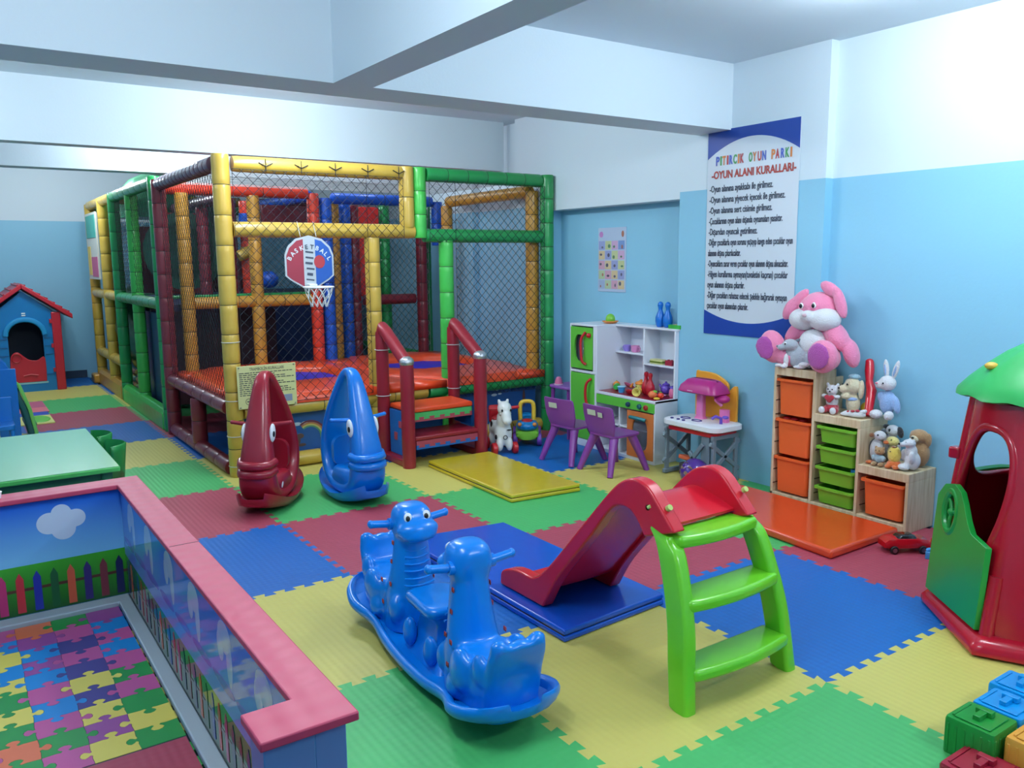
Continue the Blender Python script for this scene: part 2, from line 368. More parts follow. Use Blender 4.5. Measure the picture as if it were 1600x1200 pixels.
beams = [((.2, 4.28, T), (1.5, 4.28, T), vy, 2), ((.18, 4.28, 1.77), (1.6, 4.28, 1.77), vy, 1), ((1.72, 4.28, T), (2.86, 4.28, T), vg, .2), ((1.7, 4.28, 1.74), (2.86, 4.28, 1.74), vg, 1),
 ((.18, 4.28, .47), (1.68, 4.28, .47), vy, .3), ((1.7, 4.28, .47), (2.86, 4.28, .47), vg, .25), ((.18, 4.3, .06), (1.9, 4.3, .06), vy, .3), ((1.9, 4.3, .06), (2.86, 4.3, .06), vy, .3),
 ((.1, 4.34, T), (.1, 6.1, T), vp, .12), ((.1, 4.34, .5), (.1, 6.1, .5), vm, .3), ((.1, 4.36, .05), (.1, 6.1, .05), vm, .3),
 ((.1, 6.36, T+.04), (.1, 8.4, T+.04), vg, .3), ((.1, 8.5, T+.04), (.1, 10.15, T+.04), vy, .3), ((.1, 6.36, 1.17), (.1, 8.4, 1.17), vg, .3), ((.1, 8.5, 1.17), (.1, 10.15, 1.17), vy, .4),
 ((.1, 8.5, .42), (.1, 10.15, .42), vy, .4), ((.16, 6.25, 2.2), (1.48, 6.25, 2.2), vr, .5), ((1.74, 6.25, 2.16), (2.86, 6.25, 2.16), vb, .5), ((.36, 6.25, 1.17), (1.48, 6.25, 1.17), va, .3),
 ((2.16, 6.5, 1.13), (2.74, 6.44, 1.13), vm, .9), ((2.88, 4.46, 2.14), (2.88, 5.9, 2.14), va, .3), ((.16, 8.44, 2.24), (1.48, 8.44, 2.24), vy, .3), ((1.6, 8.44, 2.24), (2.86, 8.44, 2.24), vm, .3),
 ((.7, 6.35, 2.14), (.7, 8.4, 2.14), vp, .3), ((1.54, 6.35, 2.18), (1.54, 8.4, 2.18), vb, .3), ((.16, 10.2, 2.24), (2.86, 10.2, 2.24), vg, .3), ((.16, 6.3, .47), (2.86, 6.3, .47), va, .3),
 ((.98, 6.9, 1.60), (1.16, 6.9, 1.68), vy, 1), ((2.9, 6.3, .47), (2.9, 10.1, .47), vg, .3)]
for a, b, mt, sg in beams: pad('padded_beam', a, b, mt, r=.056, seg=sg)
# fat bottom pads of the left side
for (y0, y1, mt) in ((6.38, 8.38, vlg), (8.5, 10.1, va)):
    m = B(); m.loft([[(.04+x, y, z) for x, z in [(0, 0), (.12, 0), (.12, .15), (.09, .19), (.03, .19), (0, .15)]] for y in (y0, y0+.04, (y0+y1)/2, y1-.04, y1)]); m.build('bottom_pad', mt, CF, bevel=.01, world=True)
m = B(); m.bb((-.02, 10.1, 0), (.2, 10.35, .12)); m.build('bottom_pad', va, CF, bevel=.02, world=True)
# shoulder cap stitched pleats of the top yellow beam
m = B()
for i in range(5):
    x = .42+i*.26
    m.tube([(x-.05, 4.222, T+.012), (x, 4.218, T-.012), (x+.05, 4.222, T+.012)], .004, 6); m.tube([(x, 4.222, T-.05), (x, 4.222, T+.04)], .003, 6)
m.each('stitched_pleat', strap, CF, world=True)
# zip ties
m = B()
for z in (.98, .3, .08, .56): m.tube([(.12+.063*cos(a*pi/8), 4.28+.063*sin(a*pi/8), z) for a in range(16)], .0025, 5, loop=True)
m.each('cable_tie', netw, CF, world=True)
# nets: real cords
def net(o, u, v, W_, H_, pitch=.055, r=.0021, mat=None, name='net'):
    o, u, v = Vector(o), Vector(u).normalized(), Vector(v).normalized(); nrm = u.cross(v); m = B()
    def cord(a, b, dz):
        A = o+u*a[0]+v*a[1]+nrm*dz; C_ = o+u*b[0]+v*b[1]+nrm*dz; d = (C_-A).normalized(); s_ = nrm.cross(d)
        ring = lambda p: [p+s_*r, p-s_*r*.5+nrm*r*.87, p-s_*r*.5-nrm*r*.87]
        m.loft([ring(A), ring(C_)], cap=False)
    c = -H_
    while c < W_:
        c += pitch*1.4142
        a = (max(c, 0), max(-c, 0)); t = min(W_-a[0], H_-a[1])
        if t > .01: cord(a, (a[0]+t, a[1]+t), .001)
        x0 = c+H_
        a = (min(x0, W_), max(0, x0-W_)); t = min(a[0], H_-a[1])
        if t > .01 and x0 > 0 and a[1] < H_: cord(a, (a[0]-t, a[1]+t), -.001)
    c = 0
    for a, b in (((0, 0), (W_, 0)), ((0, H_), (W_, H_)), ((0, 0), (0, H_)), ((W_, 0), (W_, H_))): cord(a, b, 0)
    return m.build(name, mat or netm, CF, world=True, fix=False, smooth=0)
net((.18, 4.216, .52), (1, 0, 0), (0, 0, 1), 1.0, 1.66)
net((1.18, 4.216, 1.72), (1, 0, 0), (0, 0, 1), .31, .46)
net((1.72, 4.216, 1.69), (1, 0, 0), (0, 0, 1), .24, .48)
net((1.96, 4.216, .4), (1, 0, 0), (0, 0, 1), .9, 1.77)
net((.1, 4.36, .55), (0, 1, 0), (0, 0, 1), 1.74, 1.62, pitch=.05)
net((2.93, 4.4, .5), (0, 1, 0), (0, 0, 1), 1.5, 1.6, mat=netw)
net((.36, 6.2, 1.25), (1, 0, 0), (0, 0, 1), 1.12, .9)
net((1.75, 6.3, .55), (1, 0, 0), (0, 0, 1), 1.0, 1.55, pitch=.06)
net((.1, 6.38, 1.25), (0, 1, 0), (0, 0, 1), 2.0, .95, pitch=.06)
net((2.9, 6.4, .3), (0, 1, 0), (0, 0, 1), 3.7, 1.9, pitch=.08, r=.003, mat=netw)
net((.2, 10.2, 1.2), (1, 0, 0), (0, 0, 1), 2.6, 1.0, pitch=.08, r=.003, mat=netw)
net((.18, 4.34, 2.235), (1, 0, 0), (0, 1, 0), 2.68, 1.85, pitch=.07, mat=netw)
# trampoline deck: orange pads around two blue beds, with folds
deck = M('deck_pad', (236, 78, 36), .3, ('noise', 7, .006), coat=.2); bed = M('trampoline_bed', (22, 42, 190), .45, ('noise', 120, .001))
def octo(cx, cy, w_, h_, c): return [(cx-w_, cy-h_+c), (cx-w_+c, cy-h_), (cx+w_-c, cy-h_), (cx+w_, cy-h_+c), (cx+w_, cy+h_-c), (cx+w_-c, cy+h_), (cx-w_+c, cy+h_), (cx-w_, cy+h_-c)]
for q, (cx, x0, x1) in enumerate(((.86, .14, 1.55), (2.2, 1.55, 2.86))):
    y0, y1, cy = 4.22, 6.24, 5.3
    inner = octo(cx, cy, .44, .42, .2)
    outer = [(x0, y0+.5), (x0+.3, y0), (x1-.3, y0), (x1, y0+.5), (x1, y1-.5), (x1-.3, y1), (x0+.3, y1), (x0, y1-.5)]
    m = B(); n = 8
    lev = [(1.0, .50, 'o'), (1.0, .555, 'o'), (.97, .572, 'o')]
    vs = []
    R_ = []
    def mix(t): return [(o_[0]*(1-t)+i_[0]*t, o_[1]*(1-t)+i_[1]*t) for o_, i_ in zip(outer, inner)]
    prof = [(0, .50), (0, .56), (.06, .575), (.5, .59), (.9, .585), (1.0, .56), (1.02, .53)]
    rings = []
    for t, z in prof:
        pts = mix(t); ring = []
        for a in range(n):
            p, r_ = pts[a], pts[(a+1) % n]
            for s_ in range(4): ring.append((p[0]+(r_[0]-p[0])*s_/4, p[1]+(r_[1]-p[1])*s_/4, z))
        rings.append(ring)
    m.loft(rings, cap=False)
    # corner fill
    for c_ in (((x0, y0), outer[0], outer[1]), ((x1, y0), outer[2], outer[3]), ((x1, y1), outer[4], outer[5]), ((x0, y1), outer[6], outer[7])):
        m.poly([(p[0], p[1]) for p in c_], (0, 0, .5), (1, 0, 0), (0, 1, 0), (0, 0, .06))
    m.build('trampoline_pad', deck, CF, world=True, fix=True, smooth=0)
    m = B(); m.poly(octo(cx, cy, .46, .44, .2), (0, 0, .525), (1, 0, 0), (0, 1, 0), (0, 0, .006)); m.build('trampoline_bed', bed, CF, world=True)
m = B(); m.bb((.2, 4.4, .38), (2.85, 6.2, .44)); m.build('deck_board', M('deck_board', (50, 40, 40), .7), CF, world=True)
# upper deck, panels
m = B(); m.bb((.16, 6.32, 1.10), (1.5, 10.1, 1.16)); m.build('upper_deck', M('deck_navy', (40, 46, 84), .5), CF, world=True)
m = B(); m.bb((.16, 6.26, 1.215), (1.5, 6.36, 1.245)); m.build('deck_edge', vg, CF, bevel=.01, world=True)
m = B(); m.bb((1.6, 8.5, 1.10), (2.86, 10.1, 1.16)); m.build('upper_deck', M('deck_navy', (40, 46, 84), .5), CF, world=True)
vnl = lambda n, c: M(n, c, .4, ('noise', 5, .006), coat=.1)
pan = [('maroon_panel', (1.27, 7.0, 1.93), (1.76, 7.05, 2.13), vnl('panel_maroon', (92, 26, 36))), ('maroon_panel', (.3, 8.5, 1.2), (.7, 8.56, 1.95), vnl('panel_maroon', (92, 26, 36))),
 ('dark_panel', (.2, 7.4, .05), (1.5, 7.44, 1.08), vnl('panel_dark', (70, 34, 48))), ('red_panel', (2.18, 6.72, 1.16), (2.47, 6.76, 2.12), vnl('panel_red', (214, 48, 42))),
 ('navy_panel', (.2, 6.5, .03), (.24, 8.3, 1.05), vnl('panel_navy', (34, 50, 100))), ('maroon_panel', (.75, 8.9, 1.2), (.8, 10.0, 1.9), vnl('panel_maroon', (92, 26, 36))),
 ('red_panel', (.5, 7.98, 1.2), (.93, 8.0, 2.08), vnl('panel_red', (214, 48, 42))), ('maroon_panel', (1.0, 8.3, 1.2), (1.48, 8.34, 1.66), vnl('panel_maroon', (92, 26, 36))),
 ('navy_panel', (1.7, 8.5, .05), (2.8, 8.54, 1.0), vnl('panel_navy', (34, 50, 100))), ('maroon_panel', (1.2, 8.0, 1.2), (1.26, 8.4, 2.0), vnl('panel_maroon', (92, 26, 36)))]
for nme, a, b, mt in pan:
    m = B(); m.bb(a, b); m.build('vinyl_panel', mt, CF, bevel=.008, world=True)
for z, c in ((1.93, vb), (2.0, vb), (1.66, vy)):
    m = B(); m.cyl((1.10, 7.0, z-.035), (1.10, 7.0, z+.035), .066); m.build('coloured_band', c, CF, world=True)
# dark green spiral tube slide with domed top
tg = M('tube_slide_green', (16, 74, 50), .3, coat=.3)
m = B(); pts = []; rr = []
for i in range(61):
    a = -.6+i/60*5.2; pts.append((.78+.36*cos(a), 9.0+.42*sin(a), 2.0-1.75*i/60)); rr.append(.30+.012*(i % 3 == 0))
m.tube(pts, rr, 20); m.build('tube_slide', tg, CF, world=True)
m = B(); m.lathe([(.42, 2.05), (.43, 2.2), (.40, 2.36), (.3, 2.48), (.16, 2.55), (.02, 2.57)], (.62, 8.7, 0), 28); m.build('slide_dome', M('dome_green', (40, 130, 84), .3, coat=.3), CF, world=True)
m = B(); m.lathe([(.40, 0), (.34, .1), (.34, .35), (.40, .37), (.40, .4), (.30, .4), (.28, .35), (.28, .1), (.30, 0)], (.58, 7.45, 1.66), 28, rot=(0, pi/2, radians(70))); m.build('tunnel_ring', tg, CF, world=True)
m = B(); m.ell((1.28, 6.9, 1.36), (.1, .1, .09)); m.build('blue_bump', vb, CF, world=True)
# banner on the left side (far bay)
m = B(); m.bb((.03, 9.32, 1.35), (.05, 10.1, 2.15)); bn = m.build('banner', M('banner_cloth', (205, 205, 195), .6), CF, world=True)
for nm, c, a, b in (('print', (70, 165, 150), (9.36, 1.85), (10.05, 2.12)), ('print', (190, 90, 130), (9.36, 1.38), (9.8, 1.62)), ('print', (220, 190, 90), (9.85, 1.4), (10.05, 1.75))):
    m = B(); m.bb((.025, a[0], a[1]), (.031, b[0], b[1])); m.build('print', M('banner_print_%d' % c[0], c, .6), bn, world=True)
# balls lying in the far bay
rnd = random.Random(5); bc = [(196, 160, 120), (120, 160, 150), (150, 170, 120), (190, 170, 90), (170, 120, 110)]
# printed panel under the deck, front
sea = M('banner_blue', (32, 84, 150), .45)
m = B(); m.bb((.19, 4.35, .1), (2.85, 4.36, .44)); pn = m.build('printed_panel', sea, CF, world=True)
def arc_band(cx, cz, r0, r1, a0, a1, y, mt, n=18):
    m = B(); pts = [(cx+r1*cos(a0+(a1-a0)*i/n), cz+r1*sin(a0+(a1-a0)*i/n)) for i in range(n+1)]+[(cx+r0*cos(a1-(a1-a0)*i/n), cz+r0*sin(a1-(a1-a0)*i/n)) for i in range(n+1)]
    m.poly(pts, (0, y, 0), (1, 0, 0), (0, 0, 1), (0, -.001, 0)); return m.build('rainbow_stripe', mt, pn, world=True)
for k_, (c, r_) in enumerate((((120, 50, 60), .135), ((190, 120, 70), .12), ((200, 190, 110), .107), ((90, 150, 110), .095))):
    arc_band(.70, .20, r_-.013, r_, -.1, 2.2, 4.349, M('rainbow_%d' % k_, c, .5)); arc_band(2.02, .24, r_-.013, r_, -.1, 2.4, 4.349, M('rainbow_%d' % k_, c, .5))
m = B()
for (x, z, s_) in ((.60, .315, .035), (.66, .32, .025), (.4, .35, .02), (2.4, .36, .03), (2.46, .365, .02), (2.43, .4, .016), (1.75, .36, .02)): m.ell((x, 4.349, z), (s_, .001, s_*.4))
m.each('cloud_print', M('print_white', (190, 205, 220), .5), pn, world=True)
m = B()
for (x, z, s_, q) in ((.62, .22, .03, .02), (.6, .185, .022, .03), (.63, .15, .035, .012), (2.72, .3, .015, .08)): m.ell((x, 4.348, z), (s_, .001, q))
m.each('figure_print', M('print_brown', (90, 62, 58), .5), pn, world=True)

# things at the front of the frame
t = thing('basketball_hoop', 'small basketball backboard with white hoop hanging on the yellow beam', 'basketball hoop', (.69, 4.17, 1.45))
oct_ = [(-.17, -.1), (-.19, .12), (-.12, .22), (0, .27), (.12, .22), (.19, .12), (.17, -.1), (.06, -.15), (-.06, -.15)]
oct_ = [(-.185, -.03), (-.185, .12), (-.16, .18), (-.1, .235), (0, .26), (.1, .235), (.16, .18), (.185, .12), (.185, -.03), (.15, -.06), (.03, -.13), (-.03, -.13), (-.15, -.06)]
m = B(); m.poly([(x, z+.02) for x, z in oct_], (0, 0, 0), (1, 0, 0), (0, 0, 1), (0, .008, 0)); m.tube([(-.06, .004, .27), (-.06, .06, .38)], .002, 5); m.tube([(.06, .004, .27), (.06, .06, .38)], .002, 5); m.build('backboard', M('board_grey', (176, 184, 190), .4), t)
def clipx(pts, x0, x1):
    def side(P, f, X):
        o_ = []
        for i in range(len(P)):
            a, b = P[i], P[(i+1) % len(P)]
            ia, ib = f(a[0]), f(b[0])
            if ia: o_.append(a)
            if ia != ib: q = (X-a[0])/(b[0]-a[0]); o_.append((X, a[1]+(b[1]-a[1])*q))
        return o_
    return side(side(pts, lambda x: x >= x0, x0), lambda x: x <= x1, x1)
inn = [(x*.93, z*.93+.022) for x, z in oct_]
m = B(); m.poly(clipx(inn, -1, -.045), (0, -.001, 0), (1, 0, 0), (0, 0, 1), (0, .001, 0)); m.build('red_field', M('board_red', (148, 44, 62), .4), t)
m = B(); m.poly(clipx(inn, .045, 1), (0, -.001, 0), (1, 0, 0), (0, 0, 1), (0, .001, 0)); m.build('blue_field', M('board_blue', (30, 84, 168), .4), t)
m = B(); m.poly([(.075+.042*cos(a*pi/12), .09+.048*sin(a*pi/12)) for a in range(24)], (0, -.0022, 0), (1, 0, 0), (0, 0, 1), (0, .001, 0)); m.build('ball_print', M('board_ball', (170, 52, 60), .4), t)
s_ = 'BASKETBALL'
lt = M('board_letter', (205, 214, 220), .4)
for i, ch in enumerate(s_):
    a = radians(152-124*i/(len(s_)-1)); R_ = .155
    x, z = R_*cos(a), .04+R_*sin(a)*.92; uu = Vector((sin(a), 0, -cos(a)))
    text(ch, .045, lt if not (-.045 < x < .045) else M('board_letter_dark', (50, 60, 80), .4), t, Vector((x, -.0015, z))-uu*.012, uu, Vector((cos(a), 0, sin(a))), world=False, bold=.001, name='letter')
m = B()
for (x, z, a, b) in ((0, .12, .03, .006), (-.005, .08, .028, .008), (.005, .04, .03, .006), (0, .0, .022, .01), (.0, -.04, .03, .005), (0, .16, .03, .006)): m.box((x, -.001, z), (a*2, .001, b*2), (0, .12, 0))
m.each('brush_mark', M('board_mark', (60, 66, 84), .4), t)
m = B(); m.box((0, -.03, -.085), (.06, .06, .03)); m.tube([(.0+.105*cos(a*pi/14), -.155+.105*sin(a*pi/14), -.09) for a in range(28)], .0065, 8, loop=True); m.build('rim', white, t, bevel=.003)
m = B()
for i in range(10):
    a0 = 2*pi*i/10
    for sg in (1, -1):
        pts = [(.105*cos(a0), -.155+.105*sin(a0), -.09)]
        for q in range(1, 4):
            a = a0+sg*q*.32; r_ = .105-.016*q; pts.append((r_*cos(a), -.155+r_*sin(a), -.09-.047*q))
        m.tube(pts, .0028, 5)
m.build('hoop_net', netw, t)
t = thing('rules_sign', 'pale yellow trampoline rules sign tied to the front yellow post', 'sign', (.34, 4.195, .5))
m = B(); m.bb((-.215, 0, 0), (.215, .006, .31)); m.build('board', M('sign_yellow', (206, 204, 142), .45), t, bevel=.002)
ink = M('print_ink', (60, 60, 58), .6)
text('TRAMBOLİN KURALLARI', .03, ink, t, (-.125, -.001, .274), (1, 0, 0), (0, 0, 1), width=.25, world=False, name='title')
rnd = random.Random(2); m = B()
for r_ in range(12):
    z = .255-r_*.0145; x = -.2; lim = [.19, .05, .1, .19, .02, .12, .19, -.02, .14, .17, .19, .1][r_]
    while x < lim:
        w_ = rnd.uniform(.012, .035); m.bb((x, -.001, z), (x+w_, .0, z+.006)); x += w_+.006
m.build('text_lines', ink, t)
m = B()
for x in (-.14, -.075): m.tube([(x+.022*cos(a*pi/10), -.001, .052+.022*sin(a*pi/10)) for a in range(20)], .0018, 5, loop=True); m.bb((x-.012, -.001, .048), (x+.012, 0, .056))
m.build('pictogram', ink, t)
m = B(); m.bb((.1, -.0012, .03), (.18, 0, .08)); m.build('pictogram', M('print_grey_blue', (130, 136, 160), .5), t)
m = B()
for x in (-.2, .2):
    for z in (.012, .298): m.cyl((x, -.003, z), (x, 0, z), .005, n=10)
m.each('screw', M('steel', (150, 150, 150), .3, metal=1), t)
# ball pit balls
kidb = None
k = 0
for q in range(64):
    y = 8.62+(q % 16)*.094; lv = q//16; x = .235+rnd.random()*.05+.02*lv; z = .036+.064*lv
    if q >= 5: o = kidb[q % 5].copy(); COL.objects.link(o)
    else:
        m = B(); m.ell((0, 0, 0), .035, n=14, m=9); o = m.build('play_ball', M('ball_plastic_%d' % q, bc[q], .35))
        kidb = (kidb or [])+[o]
        tag(o, 'muted %s plastic ball in the far bay of the climbing frame' % ['tan', 'teal', 'olive green', 'mustard', 'dusty pink'][q], 'ball', 'plastic balls in the far bay')
    o.location = (x, y, z)
# ------------------------------------------------------------ padded steps into the frame
vs_ = V('steps_maroon', (142, 28, 44), .35)
S = thing('padded_steps', 'maroon padded steps with two slanted handrails leading up to the trampolines', 'steps', (1.55, 4.0, 0))
for x in (1.24, 1.88):
    pad('post', (x, 3.75, 0), (x, 3.75, .79), vs_, r=.052, seg=2, par=S); pad('post', (x, 4.16, 0), (x, 4.16, 1.0), vs_, r=.05, seg=2, par=S)
    m = B(); m.tube([(x, 4.16, .98), (x, 4.13, 1.03), (x, 4.08, 1.0), (x, 3.76, .8)], [.045, .05, .05, .048], 14); m.build('handrail', vs_, S, world=True)
    m = B(); m.ell((x, 3.75, .80), (.056, .056, .045)); m.build('silver_cap', M('foil', (190, 192, 196), .3, ('noise', 40, .006), metal=.8), S, world=True)
    m = B(); m.bb((x-.035, 3.78, 0), (x+.035, 4.14, .055)); m.build('foot_bar', vs_, S, bevel=.01, world=True)
    m = B()
    for z in (.5, .86): m.tube([(x+.056*cos(a*pi/8), 4.16+.056*sin(a*pi/8), z) for a in range(16)], .003, 5, loop=True)
    m.each('cable_tie', netw, S, world=True)
def comb(m, x0, x1, y, z0, z1, n, k0, k1):
    m.bb((x0, y, z0), (x1, y+.02, (z0+z1)/2), k0); m.bb((x0, y, (z0+z1)/2), (x1, y+.02, z1), k1)
    w_ = (x1-x0)/n
    for i in range(n): m.poly([(x0+w_*(i+.28), (z0+z1)/2+.001), (x0+w_*(i+.2), (z0+z1)/2-.018), (x0+w_*(i+.8), (z0+z1)/2-.018), (x0+w_*(i+.72), (z0+z1)/2+.001)], (0, y-.001, 0), (1, 0, 0), (0, 0, 1), (0, .01, 0), k1)
fr = TC['red']; fg = TC['green']; fb = TC['blue']
m = B(); m.bb((1.28, 3.8, .40), (1.84, 4.14, .44)); m.build('step', vo, S, bevel=.012, world=True)
m = B(); comb(m, 1.29, 1.83, 3.8, .33, .398, 6, 0, 1); m.build('foam_edge', [fr, fg], S, world=True)
m = B(); m.bb((1.28, 3.72, .2), (1.84, 4.0, .235)); m.build('step', vs_, S, bevel=.01, world=True)
m = B(); comb(m, 1.29, 1.83, 3.72, .135, .198, 6, 0, 1); m.build('foam_edge', [fb, fr], S, world=True)
m = B(); m.bb((1.26, 3.84, .06), (1.275, 4.1, .4), 0); m.box((1.258, 3.92, .3), (.004, .05, .05), k=1); m.box((1.258, 4.0, .2), (.004, .05, .06), k=1); m.build('side_foam', [fb, fr], S, world=True)
m = B(); m.bb((1.845, 3.84, .24), (1.86, 4.1, .4)); m.build('side_foam', fb, S, world=True)
m = B(); m.bb((1.275, 3.79, .36), (1.3, 3.82, .4)); m.build('duct_tape', M('tape_grey', (120, 122, 126), .4), S, bevel=.004, world=True)

# ------------------------------------------------------------ folding mats
def mat_(name, label, pts, h, mt, folds=1, group=None):
    cx = sum(p[0] for p in pts)/4; cy = sum(p[1] for p in pts)/4
    t = thing(name, label, 'mat', (cx, cy, 0)); P = [(p[0]-cx, p[1]-cy) for p in pts]
    hh = h/folds
    for q in range(folds):
        m = B(); m.poly([(x*(1-.004*q), y*(1-.004*q)) for x, y in P], (0, 0, q*hh+.001), (1, 0, 0), (0, 1, 0), (0, 0, hh-.003)); m.build('padded_leaf', mt, t, bevel=hh*.3, seg=3)
    if folds > 1:
        m = B(); m.poly([(x*.985, y*.985) for x, y in P], (0, 0, hh-.006), (1, 0, 0), (0, 1, 0), (0, 0, .012)); m.build('seam_gap', strap, t)
    return t
mat_('folding_mat', 'shiny yellow folding floor mat in front of the padded steps', [(1.36, 3.68), (1.34, 2.54), (1.87, 2.49), (1.9, 3.66)], .055, M('mat_yellow', (206, 180, 40), .22, ('noise', 5, .006), coat=.3), 2)
mat_('folding_mat', 'shiny blue folding floor mat under the end of the red slide', [(.40, 2.2), (.41, .8), (1.01, .84), (1.0, 2.12)], .055, M('mat_blue', (6, 82, 196), .2, ('noise', 4, .006), coat=.3), 2)
mat_('folding_mat', 'shiny orange floor mat lying in front of the wooden toy shelf', [(2.2, 2.0), (2.1, .74), (2.73, .75), (2.74, 2.0)], .05, M('mat_orange', (222, 74, 30), .2, ('noise', 3, .004), coat=.3), 1)

# ------------------------------------------------------------ slide
sr = M('slide_red', (206, 18, 40), .26, coat=.25); sg_ = M('slide_green', (112, 204, 40), .28, coat=.25)
SL = thing('toddler_slide', 'small toddler slide with red chute and bright green ladder', 'slide', (.7, .5, 0))
top = [(1.36, .055), (1.35, .12), (1.27, .155), (1.2, .165), (1.10, .17), (1.0, .245), (.8, .46), (.62, .655), (.54, .725), (.47, .75), (.40, .735), (.34, .68), (.262, .60)]
low = [(.412, .545), (.47, .615), (.53, .632), (.60, .60), (.72, .457), (.93, .218), (1.03, .058)]
topc = [(p.x, p.y) for p in spline([(a, b, 0) for a, b in top], 5)]; lowc = [(p.x, p.y) for p in spline([(a, b, 0) for a, b in low], 5)]
for sgn, X in ((-1, .50), (1, .885)):
    m = B(); pts = [(a, b*(1 if sgn < 0 else .985)) for a, b in topc+lowc]
    # side wall with a rolled rim: outer skin flares out with height
    rings = []
    n = len(pts)
    m.poly(pts, (X-.03, 0, 0), (0, 1, 0), (0, 0, 1), (.06, 0, 0))
    m.build('side_wall', sr, SL, bevel=.02, seg=3, world=True)
bedp = spline([(0, .33, .603), (0, .43, .632), (0, .53, .648), (0, .61, .615), (0, .72, .49), (0, .93, .248), (0, 1.04, .13), (0, 1.2, .09), (0, 1.36, .075)], 6)
m = B(); rings = []
for p in bedp: rings.append([(.49, p.y, p.z+.02), (.54, p.y, p.z+.002), (.6, p.y, p.z), (.8, p.y, p.z), (.86, p.y, p.z+.002), (.91, p.y, p.z+.02), (.91, p.y, p.z-.006), (.7, p.y, p.z-.012), (.49, p.y, p.z-.006)])
m.loft(rings); m.build('chute', sr, SL, world=True, smooth=60)
m = B()
for X in (.476, .925): m.cyl((X-.006, .395, .66), (X+.006, .395, .66), .011, n=14); m.cyl((X, .395, .66), (X, .38, .67), .009, n=12)
for X in (.5, .9): m.cyl((X, .325, .668), (X, .312, .677), .011, n=14)
m.each('bolt_cap', M('cap_lime', (196, 214, 120), .3), SL, world=True)
for sgn in (-1, 1):
    m = B(); rings = []
    ctr = [(.168, 0, .10, .275), (.185, .13, .105, .265), (.205, .27, .11, .25), (.24, .40, .115, .235), (.29, .53, .12, .22), (.335, .575, .115, .208), (.342, .588, .11, .206)]
    cs = spline([(a, b, 0) for a, b, c, d in ctr], 4); cw = spline([(c, d, 0) for a, b, c, d in ctr], 4)
    for p, q in zip(cs, cw):
        X = .7+sgn*(q.y-.005); rings.append([(X+x, p.x+y*.9, p.y+y*.25) for x, y in rrect(.058, q.x, .018, 4)])
    m.loft(rings); m.build('ladder_rail', sg_, SL, world=True, smooth=50)
for (z, y0, y1, hw) in ((.572, .255, .36, .205), (.37, .175, .30, .235), (.14, .13, .25, .25)):
    m = B(); n = 12; pts = []
    for i in range(n+1):
        x = -hw+2*hw*i/n; pts.append((x, y0-.028*(1-(x/hw)**2)))
    pts += [(hw, y1), (-hw, y1)]
    m.poly([(x, y) for x, y in pts], (.7, 0, z-.035), (1, 0, 0), (0, 1, 0), (0, 0, .045)); m.build('ladder_step', sg_, SL, bevel=.016, seg=4, world=True)

# ------------------------------------------------------------ double dinosaur rocker
db = M('rocker_blue', (0, 128, 224), .28, coat=.25)
D = thing('dinosaur_rocker', 'large bright blue double dinosaur rocker with two seats facing a centre tray', 'rocking toy', (-.085, .945, 0), radians(-5))
D.scale = (.93, .94, .965)
m = B()
ys = [-.70, -.68, -.64, -.58, -.5, -.42, -.34, -.2, 0, .2, .34, .42, .5, .58, .64, .68, .70]
ws = [.07, .125, .165, .19, .195, .17, .158, .17, .175, .17, .158, .17, .195, .19, .165, .125, .07]
yy = spline([(a, b, 0) for a, b in zip(ys, ws)], 3); rings = []
for p in yy:
    y, w_ = p.x, p.y; zb = .008+.095*(abs(y)/.66)**2.2; e = max(0, (abs(y)-.6)/.1); rim = .06-.006*e
    cross = [(-.5, 0), (-.82, .004), (-.98, .018), (-1.06, .036), (-1.07, rim-.008), (-1.02, rim+.006), (-.94, rim+.008), (-.86, rim-.004), (-.82, .036), (-.5, .03), (0, .03), (.5, .03), (.82, .036), (.86, rim-.004), (.94, rim+.008), (1.02, rim+.006), (1.07, rim-.008), (1.06, .036), (.98, .018), (.82, .004), (.5, 0), (0, -.002)]
    rings.append([(x*w_, y, zb+z) for x, z in cross])
m.loft(rings); m.build('rocker_base', db, D, smooth=60)
m = B()
for s_ in (-1, 1):
    for i in range(13):
        y = -.36+.06*i; m.ell((s_*.152, y, .048+.095*(abs(y)/.66)**2.2), (.004, .009, .004), n=8, m=6)
m.build('grip_stud', db, D)
